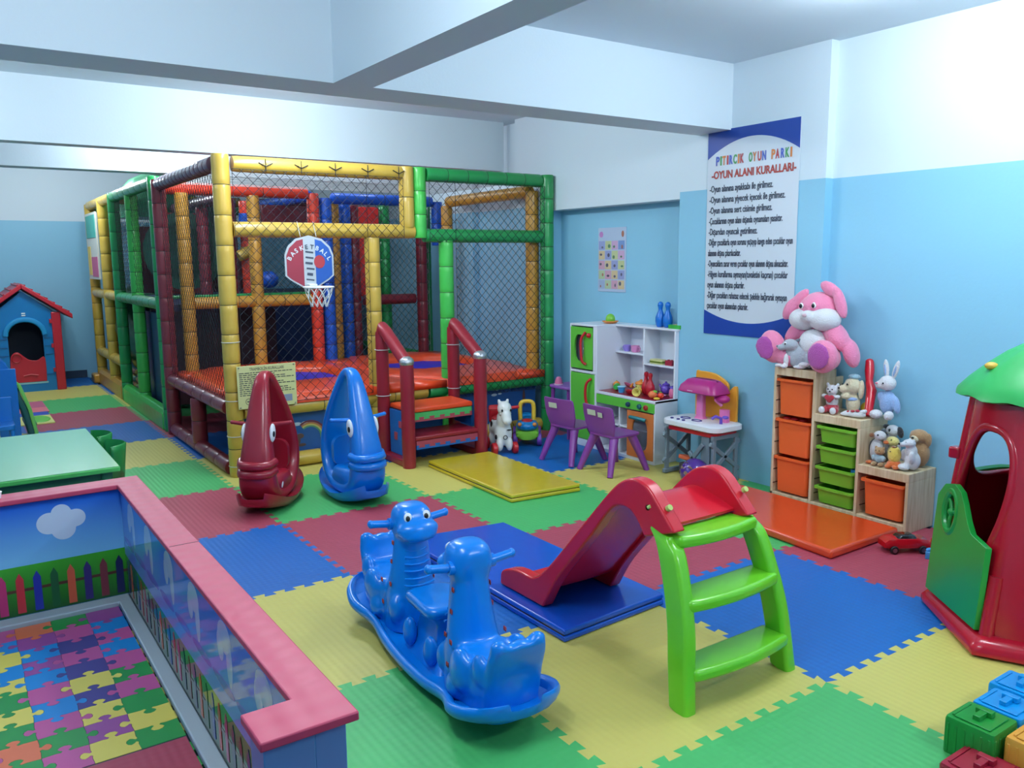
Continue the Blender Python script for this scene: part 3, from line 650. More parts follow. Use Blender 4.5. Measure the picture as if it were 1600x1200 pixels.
def dino(d, nm):
    t = D; Y = lambda y: d*y
    m = B()
    m.loft([[(x, Y(.275+y), z) for x, y in rrect(2*w_, 2*h_, min(w_, h_)*.75, 6)] for w_, h_, z in ((.06, .05, .455), (.08, .07, .475), (.086, .078, .52), (.08, .075, .565), (.06, .055, .592), (.03, .03, .6))])
    m.ell((0, Y(.205), .505), (.098, .055, .042), n=20); m.ell((0, Y(.19), .485), (.085, .045, .032), n=20)
    m.loft([[(a*cos(q*pi/10), Y(c+b*sin(q*pi/10)), z) for q in range(20)] for a, b, c, z in ((.074, .066, .285, .53), (.074, .068, .283, .46), (.082, .074, .285, .38), (.098, .08, .295, .28), (.112, .095, .305, .2), (.118, .12, .32, .05))])
    m.loft([[(x, Y(yc+y), z) for x, y in rrect(2*w_, 2*h_, min(w_, h_)*.8, 5)] for w_, h_, yc, z in ((.115, .16, .46, .055), (.125, .17, .47, .16), (.12, .165, .475, .225), (.105, .14, .475, .248))])
    # backrest leaning outward with two lobes
    m.loft([[(x, Y(yc+y), z) for x, y in rrect(2*w_, .05, .022, 4)] for w_, yc, z in ((.11, .585, .08), (.112, .615, .24), (.112, .64, .31), (.106, .648, .345), (.09, .65, .355))])
    m.ell((-.075, Y(.648), .353), (.034, .024, .025)); m.ell((.075, Y(.648), .353), (.034, .024, .025)); m.ell((0, Y(.648), .343), (.03, .024, .022))
    for s_ in (-1, 1):
        m.ell((s_*.118, Y(.45), .20), (.038, .075, .08)); m.ell((s_*.122, Y(.40), .125), (.034, .05, .05))
        m.ell((s_*.09, Y(.25), .16), (.036, .04, .06)); m.ell((s_*.10, Y(.56), .24), (.03, .05, .06))
    o = m.build('dinosaur_body', db, D, remesh=.0085, soft=9)
    for s_ in (-1, 1):
        m = B()
        m.cyl((s_*.06, Y(.30), .51), (s_*.175, Y(.30), .525), .0165, .0155, n=14); m.ell((s_*.175, Y(.30), .525), (.014, .0175, .0175)); m.cyl((s_*.07, Y(.30), .512), (s_*.095, Y(.30), .514), .025, n=14)
        m.build('handle', db, D)
    for s_ in (-1, 1):
        m = B(); m.ell((s_*.042, Y(.2045), .558), (.019, .008, .020), (d*-.25, 0, 0)); e = m.build('eye', white, D)
        m = B(); m.ell((s_*.042-.003, Y(.198), .556), (.010, .004, .012), (d*-.25, 0, 0)); m.build('pupil', black, e)
    m = B()
    for i in range(7):
        z = .44-.028*i; w_ = .045+.004*i; yf = .222-.004*i-(.0 if z > .3 else .01)
        m.tube([(-w_, Y(yf+.012), z), (-w_*.5, Y(yf+.002), z-.004), (0, Y(yf-.001), z-.005), (w_*.5, Y(yf+.002), z-.004), (w_, Y(yf+.012), z)], .0045, 8)
    m.build('belly_ridge', db, D)
    m = B()
    for s_ in (-1, 1):
        for (y, z, r_) in ((.30, .43, .077), (.30, .35, .086), (.35, .26, .114), (.28, .26, .102), (.33, .17, .120), (.50, .2, .130)):
            for q in (-1, 1): m.ell((s_*r_, Y(y)+q*.0055, z), (.0035, .004, .011), n=8, m=6)
    m.each('red_spot', M('spot_red', (176, 66, 70), .4), D)
dino(1, 'far'); dino(-1, 'near')
m = B(); m.loft([[(x, y, z) for x, y in rrect(w_, h_, .05, 6)] for w_, h_, z in ((.15, .22, .235), (.20, .26, .25), (.215, .275, .27), (.205, .265, .285), (.17, .23, .29))])
m.loft([[(x, y, z) for x, y in rrect(w_, h_, .03, 5)] for w_, h_, z in ((.19, .36, .04), (.13, .26, .1), (.10, .2, .2), (.14, .22, .24))])
m.build('centre_tray', db, D, smooth=60)
for y in (-.11, .1):
    m = B(); m.ell((-.09, y, .12), (.03, .035, .06)); m.ell((.09, y, .12), (.03, .035, .06)); m.each('foot_stub', db, D)

# ------------------------------------------------------------ fish rockers (arched)
def fish(label, col, loc, rz, white_mark):
    t = thing('fish_rocker', label, 'rocking toy', loc, rz, 'arched fish rockers')
    fwd = lambda u, x, z: (x, -u, z)
    # centre line loop: (u, z, radial half thickness, lateral half width)
    loop = [(.0, .835, .03, .035), (.065, .80, .036, .045), (.12, .66, .045, .065), (.17, .48, .06, .085), (.205, .32, .07, .105), (.21, .2, .07, .115), (.15, .11, .055, .12), (.0, .085, .04, .12), (-.14, .12, .04, .12),
            (-.215, .22, .035, .12), (-.235, .36, .025, .115), (-.2, .52, .022, .098), (-.13, .68, .024, .07), (-.06, .80, .028, .045)]
    A = spline([(a, b, 0) for a, b, c, d in loop], 5, True); Bw = spline([(c, d, 0) for a, b, c, d in loop], 5, True)
    N_ = len(A); m = B(); rings = []
    for i in range(N_):
        tg_ = (A[(i+1) % N_]-A[i-1]).normalized(); nr = Vector((tg_.y, -tg_.x, 0)); c = A[i]; rt, w_ = Bw[i].x, Bw[i].y
        ring = []
        for a in range(20):
            ca, sa = cos(2*pi*a/20), sin(2*pi*a/20); f_ = lambda q: math.copysign(abs(q)**.7, q)
            p = c+nr*rt*f_(ca); ring.append(fwd(p.x, w_*f_(sa), p.y))
        rings.append(ring)
    m.loft(rings, loop=True); m.build('arched_body', col, t, smooth=0)
    m = B(); m.loft([[fwd(u, x, z) for u, x in rrect(a, b, min(a, b)*.45, 5)] for a, b, z in ((.36, .2, .09), (.34, .22, .15), (.28, .21, .20), (.24, .18, .215))]); m.build('seat', col, t, smooth=60)
    m = B(); m.loft([[fwd(-.10-.02*k, x, z) for x, z in [(p+0, .3+q) for p, q in rrect(.17, .2, .06, 5)]] for k in (0, 1, 2)]); m.build('backrest', col, t, smooth=60)
    # flared rocking tray
    m = B(); rings = []
    for i in range(25):
        u = -.32+.64*i/24; w_ = .165*sqrt(max(.02, 1-(abs(u)/.345)**3)); z = .008+.8*abs(u)**2.2
        rings.append([fwd(u, x*w_, z+dz) for x, dz in ((-1, .035+.1*abs(u)), (-.9, .012), (-.5, 0), (0, -.002), (.5, 0), (.9, .012), (1, .035+.1*abs(u)), (1.02, .055+.1*abs(u)), (.9, .05), (.5, .045), (0, .045), (-.5, .045), (-.9, .05), (-1.02, .055+.1*abs(u)))])
    m.loft(rings); m.build('rocking_tray', col, t, smooth=60)
    for z, u in ((.315, .283), (.262, .29)):
        m = B(); m.tube([fwd(u-.09, -.105, z+.012), fwd(u-.03, -.085, z), fwd(u, -.045, z), fwd(u+.006, 0, z), fwd(u, .045, z), fwd(u-.03, .085, z), fwd(u-.09, .105, z+.012)], .027, 12); m.build('lip', col, t, smooth=60)
    for s_ in (-1, 1):
        m = B(); m.ell(fwd(.165, s_*.088, .50), (.016, .036, .058), (radians(-12), 0, 0)); e = m.build('eye', white, t)
        m = B(); m.ell(fwd(.176, s_*.100, .495), (.006, .016, .02)); m.build('pupil', black, e)
        m = B(); m.cyl(fwd(.13, s_*.07, .545), fwd(.11, s_*.185, .555), .014, .012, n=12); m.ell(fwd(.11, s_*.185, .555), .013); m.build('handle', col, t)
    if white_mark:
        m = B(); m.ell(fwd(.12, .119, .16), (.003, .022, .012), (.9, 0, 0)); m.build('white_scuff', white, t)
    return t
fish('maroon fish shaped arch rocker with white eyes, left of the blue one', M('fish_red', (150, 22, 42), .3, coat=.25), (.09, 3.45, 0), radians(-38), True)
fish('bright blue fish shaped arch rocker with white eyes, right of the maroon one', M('fish_blue', (0, 118, 212), .3, coat=.25), (.58, 3.27, 0), radians(2), False)

# ------------------------------------------------------------ ride-on horse and car
H_ = thing('ride_on_horse', 'white plastic ride-on horse with red wheels and red handles beside the padded steps', 'ride-on toy', (2.10, 3.80, 0), radians(-18))
hw = M('horse_white', (232, 234, 230), .35, coat=.2); rd = M('toy_red', (190, 24, 36), .35)
m = B()  # faces -y
m.ell((0, .02, .2), (.085, .13, .075)); m.ell((0, -.07, .16), (.075, .07, .1)); m.ell((0, -.08, .27), (.055, .06, .09)); m.ell((0, -.12, .37), (.058, .07, .062)); m.ell((0, -.17, .315), (.042, .045, .05), (radians(30), 0, 0)); m.ell((0, -.195, .285), (.04, .035, .035)); m.ell((0, .12, .17), (.07, .06, .09))
for x in (-.04, .04): m.ell((x, -.11, .08), (.03, .04, .06)); m.ell((x, .12, .08), (.03, .04, .06)); m.ell((x*.9, -.085, .425), (.014, .012, .025))
m.build('body', hw, H_, remesh=.009, soft=5)
m = B(); m.loft([[(x, .12+y, z) for x, y in rrect(.13, .05, .02, 4)] for z in (.22, .36)]); m.build('seat_back', rd, H_, bevel=.01)
m = B(); m.ell((0, .04, .265), (.06, .075, .025)); m.build('saddle', rd, H_)
m = B(); m.cyl((-.125, -.1, .375), (-.05, -.1, .37), .013, n=12); m.cyl((.125, -.1, .375), (.05, -.1, .37), .013, n=12); m.each('handle', rd, H_)
for x in (-.085, .085):
    for y in (-.12, .13):
        m = B(); m.cyl((x-.02, y, .048), (x+.02, y, .048), .048, n=24); o = m.build('wheel', rd, H_, bevel=.008)
m = B()
for x in (-.035, .035): m.ell((x, -.178, .365), (.008, .006, .011))
m.ell((-.078, .0, .23), (.008, .02, .028)); m.ell((-.066, -.10, .14), (.01, .014, .02)); m.ell((0.03, -.145, .2), (.02, .006, .006)); m.tube([(0.0+.016*cos(a*pi/6), -.142, .14+.016*sin(a*pi/6)) for a in range(12)], .003, 5, loop=True)
m.each('black_marking', black, H_)
m = B()
for a, b in (((-.044, -.15, .335), (.044, -.15, .335)),): m.tube([a, (0, -.205, .325), b], .006, 6)
m.build('bridle', M('strap_grey', (190, 192, 196), .5), H_)
K = thing('ride_on_car', 'small blue and lime ride-on car with yellow push handle by the green post', 'ride-on toy', (2.47, 3.95, 0), radians(-35))
K.scale = (1.12, 1.12, 1.05)
cb_ = M('toy_blue', (10, 128, 196), .3, coat=.2); cl = M('toy_lime', (132, 200, 60), .35); cy_ = M('toy_yellow', (232, 190, 60), .35); cpu = M('toy_purple', (120, 70, 170), .35)
m = B(); m.ell((0, -.1, .16), (.085, .1, .05)); m.ell((0, .06, .15), (.075, .13, .045)); m.ell((0, .15, .165), (.07, .06, .05)); m.build('body', cb_, K, remesh=.009, soft=4)
m = B(); m.loft([[(x, y, z) for x, y in rrect(w_, .4, .05, 5)] for w_, z in ((.12, .06), (.17, .08), (.17, .11), (.13, .125))]); m.build('chassis', cl, K)
m = B(); m.tube(spline([(-.05, -.0, .18), (-.052, .0, .28), (-.04, .0, .325), (0, .0, .335), (.04, .0, .325), (.052, .0, .28), (.05, .0, .18)], 5), .0165, 12); m.build('push_handle', cy_, K)
m = B(); m.ell((0, -.115, .197), (.045, .05, .018)); m.build('bonnet_pad', rd, K)
for x in (-.09, .09):
    for y in (-.13, .14):
        m = B(); m.cyl((x-.018, y, .05), (x+.018, y, .05), .05, n=20); m.build('wheel', cpu, K, bevel=.008); m = B(); m.cyl((x-.021, y, .05), (x+.021, y, .05), .016, n=12); m.build('hub', cl, K)
m = B(); m.ell((-.055, -.175, .18), (.016, .014, .016)); m.ell((.055, -.175, .18), (.016, .014, .016)); m.each('eye', M('toy_orange', (232, 140, 60), .35), K)
# ------------------------------------------------------------ purple children's chairs
pu = M('chair_purple', (134, 62, 150), .35, coat=.15)
CH = thing('child_chair', 'purple child chair with two pale stickers on its back, in front of the oven door', 'chair', (2.44, 2.80, 0), radians(90+3), 'purple child chairs')
# local: faces +y -> rotated so the front looks at the kitchen;  x = width
CH.rotation_euler = (0, 0, radians(-88))
m = B(); m.loft([[(x, y, z) for x, y in rrect(w_, h_, .05, 6)] for w_, h_, z in ((.25, .24, .262), (.29, .28, .272), (.29, .28, .285), (.25, .24, .288))]); m.build('seat', pu, CH, smooth=60)
m = B(); rings = []
for z, w_, y in ((.265, .24, -.115), (.30, .27, -.135), (.36, .31, -.15), (.43, .315, -.165), (.485, .31, -.175), (.50, .29, -.178)):
    rings.append([(x, y+.5*(x*x)*1.2-(0 if s_ > 0 else .014), z) for s_, xs in ((1, [-w_/2+w_*i/10 for i in range(11)]), (-1, [w_/2-w_*i/10 for i in range(11)])) for x in xs])
m.loft(rings); m.build('backrest', pu, CH, smooth=60, bevel=.003)
for sx, sy in ((-1, -1), (1, -1), (-1, 1), (1, 1)):
    m = B(); m.tube([(sx*.10, sy*.085-.01, .27), (sx*.135, sy*.14-.01, .13), (sx*.165, sy*.185-.01, 0)], [.034, .027, .021], 10); m.build('leg', pu, CH, smooth=60)
stk = M('sticker_pale', (200, 205, 185), .5)
m = B(); m.box((-.045, -.187, .445), (.085, .003, .04), (.17, 0, 0)); m.build('sticker', stk, CH)
m = B(); m.box((.045, -.186, .437), (.045, .003, .035), (.17, 0, 0)); st2 = m.build('sticker', stk, CH)
# table with cup
T2 = thing('child_table', 'small purple child table behind the left purple chair, with a pink cup', 'table', (2.92, 3.93, 0))
T2['label'] = 'small purple child table half hidden between the play kitchen and the green post'
m = B(); m.loft([[(x, y, z) for x, y in rrect(.27, .3, .05, 5)] for z in (.43, .455)]); m.build('table_top', M('table_purple', (150, 92, 176), .35), T2, bevel=.006)
for sx, sy in ((-1, -1), (1, -1), (-1, 1), (1, 1)):
    m = B(); m.tube([(sx*.10, sy*.11, .43), (sx*.11, sy*.12, 0)], [.018, .014], 10); m.build('leg', pu, T2)
t = thing('toy_cup', 'upturned pink toy cup on the purple child table', 'toy cup', (2.85, 4.0, .455))
m = B(); m.lathe([(.034, 0), (.036, .01), (.03, .04), (.02, .062), (.004, .07)], n=20); m.build('cup', M('toy_pink', (226, 120, 160), .35), t)
m = B(); m.lathe([(.04, 0), (.04, .006), (.034, .008)], n=20); m.build('rim', M('toy_pale', (226, 206, 210), .35), t)

# ------------------------------------------------------------ play kitchen
kw = M('kitchen_white', (226, 230, 240), .35); kg = M('kitchen_green', (96, 190, 66), .35); ko = M('kitchen_orange', (214, 122, 62), .4); kr = M('counter_red', (140, 28, 52), .3)
K2 = thing('play_kitchen', 'white toy kitchen unit with green doors, open shelves and orange oven door', 'toy kitchen', (2.93, 3.2, 0))
KB = lambda nm, a, b, mt=kw, bev=.003: (lambda m: m.build(nm, mt, K2, bevel=bev, world=True))(B().bb(a, b))
X0, XH, XB = 2.75, 2.95, 3.125; t_ = .016
KB('side_panel', (X0, 3.70, 0), (XB, 3.716, 1.0)); KB('side_panel', (X0, 3.37, 0), (XB, 3.386, 1.0)); KB('side_panel', (X0+.002, 2.70, 0), (XB, 2.716, .49)); KB('side_panel', (XH, 2.70, .49), (XB, 2.716, 1.0))
KB('back_panel', (XB-.008, 2.716, .03), (XB, 3.70, .99)); KB('top_board', (X0, 3.37, 1.0), (XB, 3.716, 1.016)); KB('top_board', (XH, 2.69, 1.0), (XB, 3.37, 1.016))
KB('shelf', (X0, 3.386, .615), (XB, 3.70, .635)); KB('plinth', (X0, 3.386, 0), (XB, 3.70, .06)); KB('plinth', (X0, 2.716, 0), (XB, 3.37, .03))
KB('fridge_fill', (X0+.002, 3.386, .635), (X0+.018, 3.42, 1.0)); KB('fridge_fill', (X0+.002, 3.386, .06), (X0+.018, 3.40, .615))
KB('divider', (XH, 3.035, .49), (XB, 3.05, 1.0)); KB('shelf', (XH, 3.05, .785), (XB, 3.37, .80)); KB('shelf', (XH, 2.716, .715), (XB, 3.035, .73)); KB('divider', (X0+.01, 3.10, .03), (XB, 3.115, .40))
KB('counter', (X0-.005, 2.70, .468), (XB, 3.37, .488)); KB('counter_top', (X0+.02, 2.72, .4885), (XB-.01, 3.365, .492), kr, 0)
KB('shelf', (X0+.01, 2.72, .235), (XB, 3.37, .25))
KB('panel_strip', (X0-.004, 2.705, .395), (X0+.012, 3.37, .466), kg)
# fridge doors
def holed(nm, y0, y1, z0, z1, hole, mt, x=X0-.004, th=.016):
    # rectangular board in the x = const plane with a rounded hole (bridge of two loops)
    m = B(); n = 48; yc, zc = (y0+y1)/2, (z0+z1)/2
    hp = [hole(2*pi*i/n) for i in range(n)]
    op = []
    for i in range(n):
        a = 2*pi*i/n; ca, sa = cos(a), sin(a); k = min((y1-y0)/2/max(abs(ca), 1e-6), (z1-z0)/2/max(abs(sa), 1e-6)); op.append((yc+ca*k, zc+sa*k))
    # snap the nearest samples onto the corners
    for cyy, czz in ((y0, z0), (y1, z0), (y0, z1), (y1, z1)):
        j = min(range(n), key=lambda i: (op[i][0]-cyy)**2+(op[i][1]-czz)**2); op[j] = (cyy, czz)
    R = [[(x, y, z) for y, z in op], [(x, y, z) for y, z in hp], [(x+th, y, z) for y, z in hp], [(x+th, y, z) for y, z in op]]
    m.loft(R, loop=True); return m.build(nm, mt, K2, world=True, smooth=35)
d1 = holed('fridge_door', 3.425, 3.70, .65, .99, lambda a: (3.59+.06*math.copysign(abs(cos(a))**.7, cos(a)), .82+.11*math.copysign(abs(sin(a))**.8, sin(a))), kg)
m = B(); m.bb((2.80, 3.43, .66), (2.803, 3.69, .98)); m.build('door_inner', M('kitchen_grey', (120, 124, 134), .3), d1, world=True)
m = B(); m.bb((2.79, 3.55, .80), (2.793, 3.59, .818)); m.build('white_label', white, d1, world=True)
m = B(); m.tube(spline([(X0-.01, 3.50, .955), (X0-.035, 3.525, .9), (X0-.04, 3.525, .82), (X0-.035, 3.515, .72), (X0-.01, 3.495, .69)], 5), .011, 10); m.build('handle', rd, d1, world=True)
m = B(); m.ell((X0-.015, 3.455, .93), .02); m.build('knob', rd, d1, world=True)
m = B(); m.bb((X0-.004, 3.40, .065), (X0+.012, 3.70, .61)); d2 = m.build('fridge_door', kg, K2, bevel=.003, world=True)
m = B(); m.tube(spline([(X0-.01, 3.425, .58), (X0-.035, 3.455, .54), (X0-.04, 3.465, .46), (X0-.035, 3.455, .38), (X0-.01, 3.425, .34)], 5), .011, 10); m.build('handle', rd, d2, world=True)
od = holed('oven_door', 2.715, 3.0, .03, .385, lambda a: (2.86+.085*math.copysign(abs(cos(a))**.6, cos(a)), .21+.12*math.copysign(abs(sin(a))**.6, sin(a))), ko)
m = B(); m.bb((X0+.006, 2.76, .08), (X0+.008, 2.96, .34)); m.build('oven_glass', M('oven_glass', (200, 205, 215), .1, trans=.9), od, world=True)
m = B(); m.tube([(X0-.02, 2.78, .335), (X0-.03, 2.80, .34), (X0-.03, 2.93, .342), (X0-.02, 2.95, .337)], .014, 10); m.build('handle', M('teal', (30, 120, 130), .4), od, world=True)
for y, c in ((2.985, (20, 60, 90)), (2.86, (20, 90, 96)), (2.79, (160, 40, 40))):
    m = B(); m.lathe([(.0, 0), (.02, 0), (.02, .012), (.014, .02), (.0, .02)], (X0-.004, y, .43), 18, rot=(0, -pi/2, 0)); m.build('knob', M('knob_%d' % c[0]+str(c[1]), c, .35), K2, world=True)
m = B(); m.lathe([(.01, 0), (.045, .004), (.06, .03), (.056, .03), (.04, .008), (.01, .004)], (2.9, 3.24, .06), 20)
o = m.build('toy_bowl', M('toy_purple', (120, 70, 170), .35), bevel=0); tag(o, 'purple toy bowl on the lower shelf left of the oven', 'toy bowl'); m = B(); m.ell((2.9, 3.24, .085), (.045, .045, .025)); o = m.build('toy_ball', rd); tag(o, 'red half ball lying in the purple toy bowl', 'ball')

def toy(name, label, cat, loc, parts, group=None, rz=0):
    t = thing(name, label, cat, loc, rz, group)
    for nm, mt, fn in parts:
        m = B(); fn(m); m.build(nm, mt, t, smooth=50)
    return t
tc = lambda n, c: M('toy_'+n, c, .35)
tor, tpk, tye, tgr, tbl, tre, tpu = tc('orange', (232, 140, 60)), tc('pink', (226, 120, 160)), tc('yellow', (232, 190, 60)), tc('grass', (120, 190, 60)), tc('sky', (60, 150, 210)), tc('red', (190, 24, 36)), tc('violet', (110, 80, 190))
ZC = .4925
toy('toy_dish', 'green dome on an orange toy dish on top of the play kitchen', 'toy dish', (2.97, 3.46, 1.016), [('dish', tor, lambda m: m.lathe([(.03, 0), (.05, .004), (.07, .018), (.066, .022), (.04, .012), (.0, .012)], n=24)), ('dome', tgr, lambda m: m.ell((0, 0, .035), (.04, .04, .045)))])
def pin(m): m.lathe([(.022, 0), (.032, .01), (.039, .045), (.037, .075), (.024, .11), (.016, .13), (.017, .148), (.023, .166), (.02, .184), (.007, .195)], n=20)
bl = M('pin_blue', (10, 110, 200), .35)
toy('bowling_pin', 'blue toy bowling pin on the play kitchen, the left one of two', 'bowling pin', (3.03, 2.945, 1.016), [('pin', bl, pin)], 'blue toy bowling pins')
toy('bowling_pin', 'blue toy bowling pin on the play kitchen, the right one beside the green box', 'bowling pin', (3.03, 2.865, 1.016), [('pin', bl, pin)], 'blue toy bowling pins')
toy('toy_box', 'flat green toy box with printed lid at the right end of the kitchen top', 'toy box', (3.03, 2.745, 1.016), [('box', M('toy_green', (60, 170, 70), .35), lambda m: m.loft([[(x, y, z) for x, y in rrect(.12, .13, .02, 4)] for z in (0, .028)])), ('lid_print', tc('sand', (190, 180, 120)), lambda m: m.ell((0, 0, .029), (.045, .05, .004)))])
toy('toy_cup', 'lilac toy cup on the upper left kitchen shelf', 'toy cup', (3.0, 3.285, .80), [('cup', tc('lilac', (150, 130, 215)), lambda m: m.lathe([(.022, 0), (.028, .01), (.032, .05), (.028, .05), (.02, .008), (0, .008)], n=18)), ('handle', tc('lilac', (150, 130, 215)), lambda m: m.tube(spline([(0, .03, .04), (0, .05, .035), (0, .045, .012), (0, .026, .01)], 4), .004, 6))])
toy('toy_cup', 'pink toy cup leaning beside the lilac one on the upper left kitchen shelf', 'toy cup', (3.0, 3.19, .80), [('cup', tc('rose', (222, 140, 190)), lambda m: m.lathe([(.024, 0), (.032, .01), (.036, .052), (.03, .052), (.02, .008), (0, .008)], n=18)), ('handle', tc('rose', (222, 140, 190)), lambda m: m.tube(spline([(0, -.03, .042), (0, -.055, .038), (0, -.05, .012), (0, -.03, .01)], 4), .004, 6))])
toy('toy_sandwich', 'green and yellow layered toy sandwich on the right kitchen shelf', 'toy food', (3.0, 2.93, .73), [('bread', tc('cream', (216, 214, 150)), lambda m: (m.loft([[(x, y, z) for x, y in rrect(.07, .13, .02, 4)] for z in (.002, .012)]), m.loft([[(x, y, z) for x, y in rrect(.07, .13, .02, 4)] for z in (.024, .036)]))), ('filling', tc('olive', (110, 130, 40)), lambda m: (m.loft([[(x, y, z) for x, y in rrect(.076, .138, .02, 4)] for z in (.012, .017)]), m.loft([[(x, y, z) for x, y in rrect(.076, .138, .02, 4)] for z in (.018, .024)])))])
toy('toy_brick', 'small dark red toy brick beside the toy sandwich', 'toy brick', (3.0, 2.80, .73), [('brick', tc('brick', (160, 40, 60)), lambda m: m.bb((-.02, -.035, 0), (.02, .035, .038))), ('stud', tc('brick', (160, 40, 60)), lambda m: (m.cyl((0, -.017, .038), (0, -.017, .044), .01), m.cyl((0, .017, .038), (0, .017, .044), .01)))])
toy('toy_fruit', 'orange toy fruit at the left end of the kitchen counter', 'toy food', (2.93, 3.33, ZC), [('fruit', tor, lambda m: m.ell((0, 0, .032), (.03, .03, .031))), ('stalk', tgr, lambda m: m.cyl((0, 0, .06), (0, 0, .07), .004))])
toy('toy_cup', 'green toy cup lying on the kitchen counter by the orange fruit', 'toy cup', (2.87, 3.265, ZC), [('cup', M('toy_green', (60, 170, 70), .35), lambda m: m.lathe([(.02, -.025), (.026, 0), (.028, .026), (.022, .026), (.0, -.02)], (0, 0, .028), 18, rot=(0, pi/2, .6)))])
toy('toy_cup', 'blue toy cup with a pale rim on the kitchen counter', 'toy cup', (2.83, 3.16, ZC), [('cup', tbl, lambda m: m.lathe([(.022, 0), (.03, .045), (.026, .045), (.018, .006), (0, .006)], n=18)), ('rim', tc('ice', (150, 205, 230)), lambda m: m.lathe([(.030, .043), (.036, .046), (.03, .05), (.026, .048)], n=18))])
toy('toy_plate', 'pink toy plate leaning behind the green and blue cups', 'toy plate', (2.96, 3.22, ZC), [('plate', tpk, lambda m: m.lathe([(.0, 0), (.03, 0), (.045, .012), (.042, .014), (.028, .005), (0, .005)], (0, 0, .03), 20, rot=(0, .6, 0))), ('orange_spout', tor, lambda m: m.cyl((0, -.03, .03), (.0, -.05, .06), .014, .006))])
toy('toy_pot', 'yellow toy pot with an orange lid on the kitchen counter', 'toy pot', (2.97, 3.08, ZC), [('pot', tc('lemon', (224, 208, 110)), lambda m: m.lathe([(.03, 0), (.044, .01), (.05, .04), (.046, .066), (.0, .066)], n=24)), ('lid', tor, lambda m: m.lathe([(.052, .064), (.054, .07), (.045, .082), (.02, .09), (.01, .1), (0, .1)], n=24)), ('print', black, lambda m: (m.ell((-.045, .01, .045), (.006, .008, .006)), m.ell((-.043, -.018, .035), (.006, .007, .007)), m.ell((-.04, .03, .03), (.005, .006, .005))))])
toy('toy_bowl', 'dark red toy bowl in front of the yellow pot', 'toy bowl', (2.84, 3.06, ZC), [('bowl', tre, lambda m: m.lathe([(.02, 0), (.03, .004), (.042, .03), (.038, .03), (.022, .006), (0, .006)], n=22))])
toy('toy_cup', 'pale yellow toy cup lying on its side on the kitchen counter', 'toy cup', (2.80, 2.95, ZC), [('cup', tc('lemon', (224, 208, 110)), lambda m: m.lathe([(.0, -.03), (.024, -.03), (.031, .0), (.034, .022), (.028, .022), (.0, -.02)], (0, 0, .034), 20, rot=(0, -pi/2, .5))), ('neck', tye, lambda m: m.cyl((.03, .0, .034), (.05, .02, .05), .016, .012))])
rp = M('pin_red', (186, 26, 44), .35)
def pinr(m): m.lathe([(.02, 0), (.032, .012), (.038, .045), (.034, .075), (.02, .105), (.013, .125), (.014, .14), (.018, .155), (.016, .17), (.006, .176)], n=20)
for (y, x, s_) in ((2.985, 2.93, 'left one, beside the yellow pot'), (2.91, 2.90, 'right one, towards the violet teapot')):
    toy('bowling_pin', 'red toy bowling pin on the kitchen counter, the '+s_, 'bowling pin', (x, y, ZC), [('pin', rp, pinr), ('dark_tip', black, lambda m: m.ell((0, 0, .174), (.009, .009, .004)))], 'red toy bowling pins')
toy('toy_teapot', 'violet toy teapot at the back of the kitchen counter', 'toy teapot', (3.02, 2.86, ZC), [('pot', tpu, lambda m: m.ell((0, 0, .045), (.042, .042, .042))), ('lid', tpu, lambda m: (m.lathe([(.03, .076), (.03, .084), (.01, .094), (.008, .105), (0, .107)], n=18))), ('spout', tpu, lambda m: m.cyl((0, .035, .04), (0, .07, .075), .013, .008)), ('handle', tpu, lambda m: m.tube(spline([(0, -.035, .065), (0, -.065, .06), (0, -.06, .025), (0, -.036, .025)], 4), .005, 6))])
toy('toy_jug', 'pink toy jug with a violet lid at the right end of the kitchen counter', 'toy jug', (2.98, 2.745, ZC), [('jug', tpk, lambda m: m.lathe([(.024, 0), (.032, .02), (.03, .05), (.02, .07), (0, .07)], n=18)), ('lid', tpu, lambda m: m.lathe([(.022, .068), (.018, .085), (0, .092)], n=16))])
toy('toy_fruit', 'orange and green toy peach on the kitchen counter', 'toy food', (2.82, 2.80, ZC), [('fruit', tc('peach', (238, 120, 70)), lambda m: m.ell((0, 0, .03), (.034, .034, .03))), ('leaf', tgr, lambda m: m.ell((.012, -.012, .052), (.02, .02, .012)))])
toy('toy_fruit', 'small red toy tomato on the kitchen counter', 'toy food', (2.86, 2.755, ZC), [('fruit', tc('tomato', (226, 60, 40)), lambda m: m.ell((0, 0, .024), (.025, .025, .024))), ('leaf', tgr, lambda m: m.ell((0, 0, .047), (.01, .01, .004)))])
toy('toy_food', 'flat yellow toy biscuit at the front edge of the kitchen counter', 'toy food', (2.80, 2.735, ZC), [('biscuit', tye, lambda m: m.ell((0, 0, .01), (.024, .024, .01)))])
toy('toy_plate', 'pale pink toy plate lying flat behind the toy peach', 'toy plate', (2.93, 2.83, ZC), [('plate', tc('rose', (222, 140, 190)), lambda m: m.lathe([(.0, 0), (.03, 0), (.045, .01), (.042, .012), (.028, .004), (0, .004)], n=20))])

